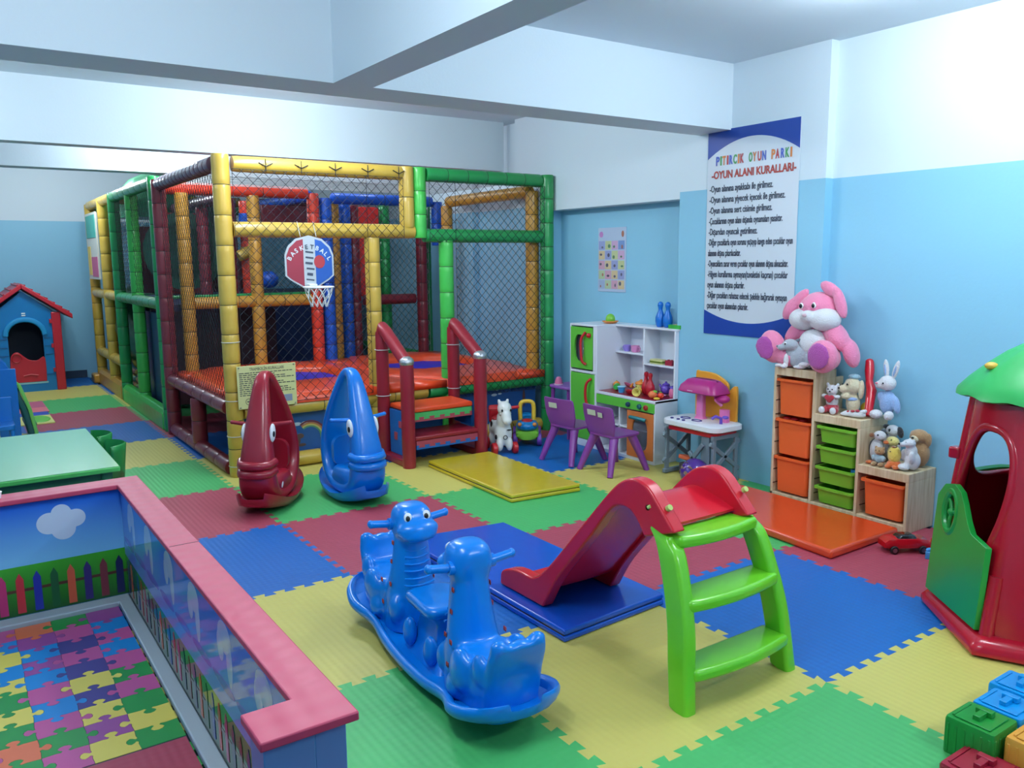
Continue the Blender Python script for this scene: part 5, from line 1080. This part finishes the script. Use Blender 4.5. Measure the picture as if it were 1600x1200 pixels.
# panel with a round opening for the wheel: loft between hole and outline of the upper part, plus a lower slab
hc = (L_*.27, .385); n = 40; hp = [(hc[0]+.052*cos(2*pi*q/n), hc[1]+.085*sin(2*pi*q/n)) for q in range(n)]
P2s = [(p.x, p.y) for p in [Vector(q+(0,)) if len(q) == 2 else Vector(q) for q in P2]]
n = 72; hp = [(hc[0]+.052*cos(2*pi*q/n), hc[1]+.085*sin(2*pi*q/n)) for q in range(n)]
op = [ray_hit(hc, 2*pi*q/n, P2s) for q in range(n)]
for c_ in P2s[:3]:
    j = min(range(n), key=lambda t: (op[t][0]-c_[0])**2+(op[t][1]-c_[1])**2); op[j] = c_
W3 = lambda x, z, d_: a_+du*x+upv*z+nrm*d_
m = B(); m.loft([[W3(x, z, -.012) for x, z in op], [W3(x, z, -.012) for x, z in hp], [W3(x, z, .012) for x, z in hp], [W3(x, z, .012) for x, z in op]], loop=True)
dr = m.build('half_door', pg_, PH, bevel=.004, smooth=40)
m = B(); m.tube([W3(hc[0]+.058*cos(2*pi*q/24), hc[1]+.09*sin(2*pi*q/24), 0) for q in range(24)], .018, 10, loop=True); m.build('window_rim', pg_, dr)
m = B(); m.ell(W3(hc[0], hc[1], 0), .018)
for q in (0, 1, 2): aa = pi*.8+q*2.1; m.tube([W3(hc[0], hc[1], 0), W3(hc[0]+.03*cos(aa-.3), hc[1]+.045*sin(aa-.3), 0), W3(hc[0]+.052*cos(aa), hc[1]+.085*sin(aa), 0)], .009, 8)
m.build('steering_wheel', pg_, dr)
m = B(); m.tube([W3(L_*.3, .2, -.013), W3(L_*.6, .16, -.013)], .007, 8); m.tube([W3(.02, .03, -.013), W3(L_-.02, .03, -.013)], .006, 8); m.tube([W3(L_-.015, .03, -.013), W3(L_-.015, .32, -.013)], .006, 8); m.tube([W3(L_*.2, .27, -.012), W3(L_*.35, .31, -.013), W3(L_*.6, .29, -.013), W3(L_*.75, .25, -.012)], .004, 6); m.each('relief_line', pg_, dr)
for (f, z) in ((-.02, .70), (-.02, .28)):
    p = pt(5, f, z, .02); m = B(); m.box(p, (.05, .05, .05)); m.build('hinge_block', pr_, PH, bevel=.008)
p = pt(0, .45, .66, .012); m = B(); m.ell(p, (.012, .04, .028)); m.ell(p+Vector((0, 0, -.03)), (.012, .034, .014)); m.build('white_catch', white, PH)

# ------------------------------------------------------------ building blocks at the front right
def block(label, col, x, y, z, sx, sy, sz, rz=0):
    t = thing('building_block', label, 'toy block', (x, y, z), rz, 'large plastic building blocks')
    m = B(); m.loft([[(a, b, q) for a, b in rrect(sx*f, sy*f, .008, 3)] for f, q in ((.98, 0), (1, .006), (1, sz-.008), (.97, sz))]); m.build('body', col, t, smooth=50)
    m = B()
    nx = int(sx/.022); ny = int(sy/.022)
    for i in range(nx): 
        for s_ in (-1, 1): m.box((-sx/2+(i+.5)*sx/nx, s_*sy/2, sz*.45), (.008, .004, sz*.8))
    for i in range(ny):
        for s_ in (-1, 1): m.box((s_*sx/2, -sy/2+(i+.5)*sy/ny, sz*.45), (.004, .008, sz*.8))
    m.build('rib', col, t, bevel=.0015)
    m = B(); m.box((0, 0, sz+.003), (sx*.78, sy*.72, .004)); m.box((0, sy*.40, sz+.002), (sx*.7, .008, .006)); m.build('top_frame', col, t, bevel=.0015)
    m = B(); m.box((.0, 0, sz+.012), (.07, .022, .016)); m.box((.022, 0, sz+.014), (.024, .05, .018)); m.build('stud', col, t, bevel=.002)
    return t
gB, bB, rB, yB = M('block_green', (26, 140, 52), .3, coat=.2), M('block_blue', (0, 150, 220), .3, coat=.2), M('block_red', (160, 24, 52), .3, coat=.2), M('block_amber', (226, 160, 60), .35, coat=.2)
block('green ribbed building block, lying between the blue and red ones', gB, 1.0, -.545, 0, .15, .15, .12)
block('light blue ribbed building block touching the green one', bB, 1.155, -.55, 0, .15, .15, .12)
block('far light blue building block at the right edge of the picture', bB, 1.31, -.53, 0, .15, .16, .125)
block('dark red low building block in the bottom right corner', rB, .865, -.62, 0, .17, .17, .05)
block('amber building block right of the green one', yB, 1.04, -.72, 0, .17, .17, .12)
m = B(); m.ell((0, 0, .07), (.09, .09, .07)); o = m.build('toy_dome', M('toy_rose_pink', (214, 100, 140), .4), loc=(.93, -.83, 0)); tag(o, 'rounded pink toy cut off by the bottom right corner', 'toy')
block('dark green building block cut off at the bottom edge left of the red one', gB, .70, -.62, 0, .12, .15, .04)

# ------------------------------------------------------------ posters
PO = thing('rules_poster', 'tall white and blue play area rules poster on the wall above the toy shelf', 'poster', (2.98, 2.07, 1.0))
px = 2.982; y0, y1, z0, z1 = 2.45, 1.69, 1.005, 2.41
m = B(); m.bb((px-.004, y1, z0), (px, y0, z1)); m.build('sheet', M('poster_white', (206, 216, 226), .35), PO, world=True)
pb = M('poster_blue', (24, 66, 158), .35)
m = B(); N_ = 20; W_ = y0-y1
for zc, sg, h, hc_ in ((z1, -1, .19, .07), (z0, 1, .17, .09)):
    pts = [(0, 0), (W_, 0)]
    for i in range(N_+1):
        x = W_-W_*i/N_; u = (x/W_-.5)*2; pts.append((x, sg*(h-(h-hc_)*(1-u*u))))
    m.poly(pts, (px-.005, y0, zc), (0, -1, 0), (0, 0, 1), (.001, 0, 0))
m.each('blue_band', pb, PO, world=True)
pk_ = M('poster_ink', (58, 66, 84), .5); U, W2 = (0, -1, 0), (0, 0, 1)
cols = [(60, 90, 190), (60, 150, 80), (210, 120, 40), (180, 40, 50)]
ti = 'PITIRCIK OYUN PARKI'; x = .075; 
for i, ch in enumerate(ti):
    if ch != ' ':
        text(ch, .082, M('title_%d' % (i % 4), cols[i % 4], .4), PO, (px-.0065, y0-x, 2.175+.0*i), U, W2, width=.013 if ch == 'I' else .030, name='title_letter', bold=.003)
    x += .022 if ch == 'I' else .0365
tr = M('poster_red', (176, 60, 50), .5)
text('-OYUN ALANI KURALLARI-', .072, tr, PO, (px-.0065, y0-.04, 2.085), U, W2, width=.70, name='heading', bold=.002)
lines = [('-Oyun alanına ayakkabı ile girilmez.', .76), ('-Oyun alanına yiyecek içecek ile girilmez.', .9), ('-Oyun alanına sert cisimle girilmez.', .76), ('-Çocuklarının oyun alanı dışında oynamaları yasaktır.', .88), ('-Dışarıdan oyuncak getirilmez.', .6),
 ('-Diğer çocuklarla oyun sorunu yaşayıp kavga eden çocuklar oyun', 1.0), ('alanının dışına çıkarılacaktır.', .41), ('-Oyuncaklara zarar veren çocuklar oyun alanının dışına alınacaktır.', .96), ('-Hijyen kurallarına uymayan(tuvaletini kaçıran) çocuklar', .96), ('oyun alanının dışına çıkarılır.', .47), ('-Diğer çocukları rahatsız edecek şekilde bağırarak oynayan', .96), ('çocuklar oyun alanından çıkarılır.', .52)]
for i, (s_, f) in enumerate(lines):
    text(s_, .064, pk_, PO, (px-.0065, y0-.025, 1.995-.0735*i), U, W2, width=f*.71, name='rule_line', bold=.0008)
AB = thing('picture_chart', 'small pastel picture chart on the blue wall above the play kitchen', 'poster', (3.128, 3.62, 1.27))
m = B(); m.bb((3.124, 3.45, 1.265), (3.129, 3.80, 1.80)); m.build('sheet', M('chart_paper', (178, 196, 220), .4), AB, world=True)
pal = [(150, 160, 205), (180, 200, 160), (200, 165, 200), (210, 190, 150), (160, 180, 210), (190, 200, 150), (205, 160, 180), (120, 150, 200)]
rnd = random.Random(4)
for r_ in range(5):
    for c_ in range(4):
        ya = 3.79-c_*.082; za = 1.69-r_*.082; k_ = (r_*3+c_*5) % 8
        m = B(); m.bb((3.1225, ya-.076, za-.072), (3.124, ya, za)); q = m.build('picture_cell', M('chart_%d' % k_, pal[k_], .4), AB, world=True)
        m = B(); m.ell((3.122, ya-.038+rnd.uniform(-.015, .015), za-.04+rnd.uniform(-.015, .015)), (.001, rnd.uniform(.008, .018), rnd.uniform(.008, .018))); m.build('picture', M('chart_ink_%d' % (k_ % 3), [(90, 90, 110), (170, 110, 90), (90, 130, 100)][k_ % 3], .4), q, world=True)
m = B(); m.ell((3.123, 3.76, 1.745), (.001, .025, .025)); m.build('badge', M('chart_pink', (190, 130, 190), .4), AB, world=True)
m = B(); m.ell((3.123, 3.49, 1.745), (.001, .016, .026)); m.build('badge', M('chart_ink_1', (170, 110, 90), .4), AB, world=True)

# ------------------------------------------------------------ toddler pen at the front left
rimm = M('pen_rim_pink', (190, 66, 96), .45, ('weave', 60, .0012)); sky_ = M('mural_sky', (40, 140, 220), .3)
PN = thing('toddler_pen', 'low toddler pen with pink foam rim and painted meadow walls', 'play pen', (-1.4, 1.2, 0))
def mural(nm, top_c, bot_c, z0, z1, rough=.3):
    m_ = bpy.data.materials.new(nm); m_.use_nodes = True; N = m_.node_tree.nodes; L = m_.node_tree.links; b = N['Principled BSDF']; b.inputs['Roughness'].default_value = rough
    tcn = N.new('ShaderNodeTexCoord'); sx = N.new('ShaderNodeSeparateXYZ'); mr = N.new('ShaderNodeMapRange'); cr = N.new('ShaderNodeValToRGB')
    L.new(tcn.outputs['Object'], sx.inputs[0]); L.new(sx.outputs[2], mr.inputs['Value']); mr.inputs['From Min'].default_value = z0; mr.inputs['From Max'].default_value = z1
    cr.color_ramp.elements[0].color = lin(bot_c); cr.color_ramp.elements[1].color = lin(top_c); L.new(mr.outputs[0], cr.inputs[0]); L.new(cr.outputs[0], b.inputs['Base Color'])
    return m_
H0 = .55
msky = mural('mural_sky_print', (0, 92, 205), (120, 190, 232), .27, .52); mgr = mural('mural_grass_print', (60, 170, 40), (14, 78, 26), .03, .27); msky2 = mural('mural_side_print', (70, 140, 225), (130, 150, 220), .2, .52, .06); mgr2 = mural('mural_side_grass', (40, 140, 60), (50, 70, 40), .03, .22, .06)
m = B(); m.bb((-2.4, 2.335, 0), (-.88, 2.42, H0-.02)); m.bb((-.955, -.05, 0), (-.88, 2.335, H0-.02)); m.bb((-1.07, -.055, 0), (-.955, .04, H0-.02)); m.build('pen_wall', M('pen_outside', (84, 140, 190), .35), PN, bevel=.003, world=True)
# rim: one welded L shape with stub
m = B(); m.poly([(-2.42, 2.31), (-.97, 2.31), (-.97, .055), (-1.085, .055), (-1.085, -.085), (-.862, -.085), (-.862, 2.445), (-2.42, 2.445)], (0, 0, H0-.02), (1, 0, 0), (0, 1, 0), (0, 0, .022)); m.build('foam_rim', rimm, PN, bevel=.004, world=True)
m = B(); m.bb((-.965, 1.30, H0+.0015), (-.865, 1.303, H0+.0028)); m.build('rim_joint', strap, PN, world=True)
m = B(); m.bb((-2.4, 2.333, .25), (-.956, 2.3345, H0-.02)); bk = m.build('sky_print', msky, PN, world=True)
m = B(); m.bb((-2.4, 2.333, .03), (-.956, 2.3345, .25)); bk2 = m.build('grass_print', mgr, PN, world=True)
m = B()
def cr_(a):
    best = 0
    for (x, z, r_) in ((.0, .042, .040), (.055, .012, .040), (-.05, .004, .048), (.005, -.03, .048)):
        p = x*cos(a)+z*sin(a); q = r_*r_-(x*x+z*z-p*p)
        if q > 0: best = max(best, p+sqrt(q))
    return best
m.poly([(-1.2+cr_(a)*cos(a), .415+cr_(a)*sin(a)) for a in [2*pi*q/96 for q in range(96)]], (0, 2.3322, 0), (1, 0, 0), (0, 0, 1), (0, .0006, 0))
m.build('cloud_print', M('mural_white', (196, 212, 232), .35), bk, world=True)
pc = [(190, 50, 110), (200, 50, 60), (30, 50, 160), (20, 90, 50), (210, 90, 60), (50, 40, 110), (120, 50, 60), (20, 30, 80)]
m = B(); m.bb((-2.4, 2.3322, .135), (-.956, 2.333, .148)); m.build('fence_rail_print', M('mural_brown', (84, 44, 36), .35), bk2, world=True)
for i in range(16):
    x = -.985-i*.066; m = B(); m.poly([(x-.016, .04), (x+.016, .04), (x+.015, .19), (x, .22), (x-.015, .19)], (0, 2.331, 0), (1, 0, 0), (0, 0, 1), (0, .001, 0)); m.build('picket_print', M('picket_%d' % (i % 8), pc[7-i % 8], .35), bk2, world=True)
# right hand wall, glossy print
m = B(); m.bb((-.9575, .04, .22), (-.956, 2.33, H0-.02)); sk = m.build('sky_print', msky2, PN, world=True)
m = B(); m.bb((-.9575, .04, .03), (-.956, 2.33, .22)); gk = m.build('grass_print', mgr2, PN, world=True)
m = B()
for i in range(6):
    y = 2.1-i*.36; m.ell((-.9578, y, .46), (.0006, .07, .05)); m.ell((-.9578, y-.04, .40), (.0006, .03, .08)); m.ell((-.9578, y+.05, .42), (.0006, .035, .05))
m.each('cloud_print', M('mural_gloss_white', (188, 205, 230), .06), sk, world=True)
m = B()
for i in range(9): m.ell((-.9578, .2+i*.25, .30), (.0006, .12, .018))
m.each('wave_print', M('mural_gloss_violet', (110, 110, 200), .06), sk, world=True)
m = B(); m.bb((-.9585, .04, .12), (-.9576, 2.33, .133)); m.build('fence_rail_print', M('mural_gloss_brown', (84, 44, 36), .06), gk, world=True)
for i in range(30):
    y = .1+i*.075; m = B(); m.poly([(y-.014, .05), (y+.014, .05), (y+.013, .18), (y, .205), (y-.013, .18)], (-.9592, 0, 0), (0, 1, 0), (0, 0, 1), (.001, 0, 0)); m.build('picket_print', M('gpicket_%d' % (i % 8), pc[i % 8], .06), gk, world=True)
# grey sill around the inner foot
m = B(); m.poly([(-2.4, 2.333), (-.957, 2.333), (-.957, .06), (-1.01, .06), (-1.01, 2.25), (-2.4, 2.25)], (0, 0, .001), (1, 0, 0), (0, 1, 0), (0, 0, .028)); m.build('sill', M('sill_grey', (170, 180, 188), .35), PN, bevel=.005, world=True)
# outside print at the near end
m = B()
for (y, z, a, b) in ((-1.0, .3, .02, .1), (-.93, .36, .03, .04)): m.ell((y, -.0555, z), (a, .0006, b))
m.each('cloud_print', M('mural_pale', (150, 190, 216), .4), PN, world=True)
# jigsaw mat on the pen floor
JM = thing('jigsaw_mat', 'multicoloured jigsaw print floor mat inside the toddler pen', 'mat', (-1.5, 1.6, 0))
jc = [(150, 70, 140), (70, 60, 130), (30, 140, 60), (20, 130, 200), (222, 110, 70), (224, 204, 90), (190, 80, 140)]
jm = [M('jig_%d' % i, c, .4) for i, c in enumerate(jc)]
P_ = .135; nx, ny = 10, 10; ox, oy = -1.015, 2.245; rnd = random.Random(11)
def jedge(a, b, sg):
    a, b = Vector(a), Vector(b); d_ = b-a; n_ = Vector((-d_.y, d_.x))*sg; K_ = [(0, 0), (.30, .02), (.40, .0), (.44, .05), (.38, .11), (.34, .18), (.40, .26), (.50, .29), (.60, .26), (.66, .18), (.62, .11), (.56, .05), (.60, .0), (.70, .02), (1, 0)]
    return [a+d_*x+n_*y for x, y in K_]
hE = {(i, j): rnd.choice((-1, 1)) for i in range(nx+1) for j in range(ny+1)}; vE = {(i, j): rnd.choice((-1, 1)) for i in range(nx+1) for j in range(ny+1)}
m = B(); last = {}
for i in range(nx):
    for j in range(ny):
        x = ox-P_*i; y = oy-P_*j*.93; X1 = x-P_; Y1 = y-P_*.93
        flat = lambda a, b: [Vector(a), Vector(b)]
        top_ = jedge((x, y), (X1, y), hE[(i, j)]) if j else flat((x, y), (X1, y)); bot = jedge((x, Y1), (X1, Y1), hE[(i, j+1)]) if j < ny-1 else flat((x, Y1), (X1, Y1))
        rt = jedge((x, y), (x, Y1), vE[(i, j)]) if i else flat((x, y), (x, Y1)); lf = jedge((X1, y), (X1, Y1), vE[(i+1, j)]) if i < nx-1 else flat((X1, y), (X1, Y1))
        pts = top_[:-1]+lf[:-1]+bot[::-1][:-1]+rt[::-1][:-1]
        c = Vector(((x+X1)/2, (y+Y1)/2)); k_ = (i*2+j*3+(i*j) % 2+(j//3)) % 7
        if last.get((i, j-1)) == k_ or last.get((i-1, j)) == k_: k_ = (k_+3) % 7
        last[(i, j)] = k_
        m.poly([((p.x-c.x)*.988+c.x+1.5, (p.y-c.y)*.988+c.y-1.6) for p in pts], (0, 0, .002), (1, 0, 0), (0, 1, 0), (0, 0, .008), k_)
m.build('jigsaw_print', jm, JM)
m = B(); m.bb((-.87, -.64, .0005), (.485, .645, .0085)); m.build('backing', M('jig_back', (60, 60, 70), .6), JM)
m = B(); m.bb((-1.0, -.5, 0), (.478, .485, .012)); o = m.build('foam_mat', TC['red'], loc=(-1.495, .495, 0), bevel=.002); tag(o, 'red foam mat inside the pen, in front of the jigsaw mat', 'mat')
o = thing('toy_cup', 'tiny white cup standing on the pink pen rim at the left edge', 'toy cup', (-1.435, 2.37, H0+.002))
m = B(); m.lathe([(.012, 0), (.02, .004), (.024, .03), (.02, .03), (.014, .006), (0, .006)], n=18); m.build('cup', white, o); m = B(); m.lathe([(.024, .028), (.026, .031), (.022, .033)], n=18); m.build('rim', white, o)

# ------------------------------------------------------------ green table, chairs
gt = M('table_green', (138, 200, 150), .16, coat=.5); gte = M('table_edge_green', (76, 178, 84), .35); gch = M('chair_green', (26, 130, 62), .35)
TB = thing('play_table', 'pale green rectangular play table behind the toddler pen', 'table', (-1.28, 3.53, 0))
m = B(); m.bb((-.44, -.61, .47), (.42, .61, .497)); m.build('edge_band', gte, TB, bevel=.006)
m = B(); m.bb((-.435, -.605, .4965), (.415, .605, .5)); m.build('table_top', gt, TB, bevel=.0012)
for sx in (-.38, .36):
    for sy in (-.55, .55):
        m = B(); m.loft([[(sx+x, sy+y, z) for x, y in rrect(a, a, .01, 3)] for a, z in ((.04, 0), (.055, .47))]); m.build('leg', M('leg_green', (34, 100, 62), .4), TB)
m = B(); m.bb((-.38, -.56, .42), (.36, -.54, .47)); m.bb((-.38, .54, .42), (.36, .56, .47)); m.each('apron', M('leg_green', (34, 100, 62), .4), TB)
def gchair(label, loc):
    t = thing('child_chair', label, 'chair', loc, 0, 'green child chairs')
    m = B(); m.lathe([(.0, .24), (.11, .24), (.125, .25), (.12, .262), (.0, .262)], n=24); m.build('seat', gch, t)
    m = B(); rings = []
    for z, r_ in ((.25, .115), (.35, .125), (.44, .135), (.475, .138), (.48, .132), (.44, .127), (.35, .117), (.25, .107)): rings.append([(r_*cos(a), r_*sin(a), z) for a in [radians(-75+150*i/16) for i in range(17)]])
    m.loft(rings, closed=False, cap=False); m.build('tub_back', gch, t, smooth=60, thin=.004)
    for sx, sy in ((-1, -1), (1, -1), (-1, 1), (1, 1)):
        m = B(); m.tube([(sx*.07, sy*.07, .245), (sx*.11, sy*.11, 0)], [.018, .014], 10); m.build('leg', gch, t)
gchair('green tub-backed child chair at the table, nearer the pen', (-.85, 3.66, 0)); gchair('green tub-backed child chair at the table, farther from the pen', (-.87, 4.02, 0))

# ------------------------------------------------------------ half seen blue slide with green ladder, play mat
B2 = thing('toddler_slide', 'half seen blue toddler slide with a dark green ladder at the left edge', 'slide', (-1.15, 6.75, 0))
b2 = M('slide_blue', (0, 104, 190), .35, coat=.2); l2 = M('ladder_teal', (20, 84, 84), .4); l3 = M('ladder_lime', (112, 190, 90), .4)
for y in (6.62, 6.98):
    m = B(); m.loft([[(x+a, y+b, z) for a, b in rrect(.05, .04, .01, 3)] for x, z in ((-.985, 0), (-1.04, .28), (-1.11, .5), (-1.13, .53))]); m.build('ladder_rail', l2, B2, world=True)
m = B(); m.loft([[(x+a, 6.60+b, z) for a, b in rrect(.03, .02, .006, 3)] for x, z in ((-.955, .0), (-1.0, .28), (-1.065, .5), (-1.09, .53))]); m.build('rail_edge', l3, B2, world=True)
for z, x in ((.14, -1.0), (.3, -1.04), (.46, -1.09)):
    m = B(); m.box((x, 6.8, z), (.09, .36, .03)); m.build('ladder_step', l2, B2, bevel=.008, world=True)
sidep = [(-1.08, .5), (-1.13, .66), (-1.2, .76), (-1.3, .75), (-1.45, .60), (-1.75, .25), (-2.0, .12), (-2.1, .1), (-2.1, 0.02), (-1.9, .02), (-1.6, .2), (-1.4, .38), (-1.3, .4), (-1.2, .02), (-1.12, .02), (-1.17, .42)]
for y in (6.6, 6.97):
    m = B(); m.poly(sidep, (0, y, 0), (1, 0, 0), (0, 0, 1), (0, .03, 0)); m.build('side_wall', b2, B2, bevel=.006, world=True)
m = B(); m.loft([[(x, y, z) for y, z in ((6.63, z0_), (6.97, z0_), (6.97, z0_-.02), (6.63, z0_-.02))] for x, z0_ in ((-1.12, .5), (-1.28, .52), (-1.45, .42), (-1.75, .17), (-2.05, .07))]); m.build('chute', b2, B2, world=True)
m = B(); m.box((-1.16, 6.595, .35), (.16, .02, .6)); m.build('side_panel', b2, B2, bevel=.006, world=True)
BC = thing('toddler_chair', 'blue plastic piece in front of the half seen slide at the left edge', 'chair', (-1.28, 6.1, 0))
m = B(); m.loft([[(x, y, z) for x, y in rrect(.26, .26, .04, 4)] for z in (.22, .26)]); m.build('seat', b2, BC, bevel=.006)
m = B(); m.loft([[(x, .12+y, z) for x, y in rrect(.26, .03, .01, 3)] for z in (.24, .46)]); m.build('backrest', b2, BC, bevel=.006)
for sx in (-.1, .1):
    for sy in (-.1, .1): m = B(); m.cyl((sx, sy, .23), (sx*1.25, sy*1.25, 0), .018, .015); m.build('leg', b2, BC)
PM = thing('play_mat', 'small patchwork play mat of pink, blue and yellow squares on the floor', 'mat', (-.86, 8.15, 0))
pmw = [('pink', (226, 120, 130)), ('rose', (196, 100, 130)), ('navy', (30, 80, 180)), ('lemon', (226, 224, 130)), ('mint', (120, 200, 120))]
lay = [(0, 0, 0), (1, 0, 0), (0, 1, 2), (1, 1, 3)]
cells = [(-.26, .35, .0, .75, 1), (0.0, .26, .35, .75, 1)]
for (a, b, c_, d_, k_) in ((-.62, .14, .35, .75, 0), (-.62, .14, .75, .82, 1), (-.62, .14, .12, .35, 2), (-.62, .14, -.75, .12, 3)):
    pass
for (a, b, c_, d_, k_) in ((-.30, .14, .30, .76, 1), (-.30, .14, -.02, .30, 0), (-.30, .12, -.25, -.02, 2), (-.30, .12, -.75, -.25, 3), (-.62, -.30, .3, .76, 3), (-.62, -.30, -.25, .3, 4), (-.62, -.30, -.75, -.25, 0)):
    m = B(); m.bb((a, c_, .001), (b-.004, d_-.004, .012)); m.build('mat_square', M('pm_'+pmw[k_][0], pmw[k_][1], .5), PM)
m = B(); m.ell((.0, -.5, .012), (.10, .2, .02)); m.build('green_bump', M('pm_green', (100, 190, 60), .5), PM)

# ------------------------------------------------------------ blue playhouse at the back
HB = thing('cottage_playhouse', 'blue cottage playhouse with red gable roof and red half door against the back wall', 'playhouse', (-.76, 9.85, 0))
hb = M('cottage_blue', (0, 118, 184), .35, coat=.15); hr = M('cottage_red', (190, 28, 46), .38, coat=.1)
# local: x across, front at y = 0 facing -y
Wd = .34; hz = 1.0; pk2 = 1.22
arch = [( .0+.185*cos(a), .69+.19*sin(a)) for a in [radians(i*15) for i in range(13)]]
n = 60; hc2 = (0, .52)
hole = []
for q in range(n):
    a = 2*pi*q/n; hit = ray_hit(hc2, a, arch+[(-.185, .12), (.185, .12)]); hole.append(hit)
outl = [(-Wd, 0), (Wd, 0), (Wd, hz-.06), (0, pk2), (-Wd, hz-.06)]
op2 = [ray_hit(hc2, 2*pi*q/n, outl) for q in range(n)]
for c_ in outl:
    j = min(range(n), key=lambda t: (op2[t][0]-c_[0])**2+(op2[t][1]-c_[1])**2); op2[j] = c_
for c_ in ((-.185, .12), (.185, .12)):
    j = min(range(n), key=lambda t: (hole[t][0]-c_[0])**2+(hole[t][1]-c_[1])**2); hole[j] = c_
m = B(); m.loft([[(x, 0, z) for x, z in op2], [(x, 0, z) for x, z in hole], [(x, .04, z) for x, z in hole], [(x, .04, z) for x, z in op2]], loop=True); m.build('front_wall', hb, HB, smooth=40)
m = B(); m.tube([(x*1.12, -.005, z) for x, z in arch], .03, 8, flat=.5, up=(0, 1, 0)); m.build('arch_trim', M('cottage_sky', (30, 142, 200), .35), HB)
m = B(); m.poly(outl, (0, .92, 0), (1, 0, 0), (0, 0, 1), (0, .03, 0)); m.bb((-Wd, .04, 0), (-Wd+.03, .92, hz-.08)); m.bb((Wd-.03, .04, 0), (Wd, .92, hz-.08)); m.build('wall', hb, HB)
m = B()
for s_ in (-1, 1):
    m.poly([(s_*(Wd+.18), hz-.13), (0, pk2+.03), (0, pk2+.09), (s_*(Wd+.18), hz-.07)], (0, -.06, 0), (1, 0, 0), (0, 0, 1), (0, 1.04, 0))
rf2 = m.build('roof', hr, HB, bevel=.008)
m = B()
for s_ in (-1, 1):
    for i in range(7):
        t_2 = (i+.5)/7; x = s_*(Wd+.18)*t_2; z = pk2+.09+(hz-.07-pk2-.09)*t_2; m.box((x, .46, z+.006), (.016, 1.03, .02), (0, s_*.52, 0))
m.build('roof_tile_ridge', hr, rf2)
for s_ in (-1, 1):
    m = B(); m.bb((s_*(Wd+.0)-.05, -.03, 0), (s_*(Wd+.0)+.05, .07, hz-.04)); 
    o = m.build('corner_column', hr, HB, bevel=.01)
dd = B(); DP = [(p.x, p.y) for p in spline([(-.185, .12, 0), (-.185, .36, 0), (-.16, .46, 0), (-.1, .49, 0), (-.04, .44, 0), (.02, .39, 0), (.1, .38, 0), (.185, .41, 0), (.185, .12, 0)], 4)]
dd.poly(DP, (0, -.01, 0), (1, 0, 0), (0, 0, 1), (0, .03, 0)); hd_ = dd.build('half_door', hr, HB, bevel=.005)
m = B(); m.tube([(-.115+.052*cos(a*pi/10), -.018, .42+.052*sin(a*pi/10)) for a in range(20)], .008, 6, loop=True); m.build('wheel_relief', hr, hd_)
m = B(); m.tube([(-.06, -.016, .2), (.02, -.018, .215), (.1, -.016, .2)], .006, 6); m.build('handle', M('cottage_pale_red', (220, 90, 100), .35), hd_)
m = B(); m.box((0, -.003, .93), (.04, .004, .014)); m.box((0, -.003, .955), (.04, .004, .014)); m.each('white_plate', white, HB)
m = B()
for s_ in (-1, 1):
    for z in (.45, .55, .65, .2): m.box((s_*.24, -.004, z), (.09, .006, .006))
m.each('plank_line', M('cottage_deep', (0, 84, 140), .4), HB)
m = B()
for z in (.25, .55, .85): m.box((.28, -.012, z), (.03, .02, .05))
m.each('hinge', hr, HB, bevel=.003)
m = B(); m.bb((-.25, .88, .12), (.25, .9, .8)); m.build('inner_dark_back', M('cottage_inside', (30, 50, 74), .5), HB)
m = B(); m.bb((-.2, -.004, .095), (.2, .035, .118)); m.build('threshold', M('cottage_pale', (150, 200, 214), .4), HB)

# second purple chair as a copy
kids()
c2 = copytree(CH, (2.40, 3.22, 0), radians(-84), 'purple plastic child chair with one pale sticker, left of the other purple chair')
for o in list(c2.children_recursive):
    if o.name.startswith('sticker') and o.data == st2.data: bpy.data.objects.remove(o)
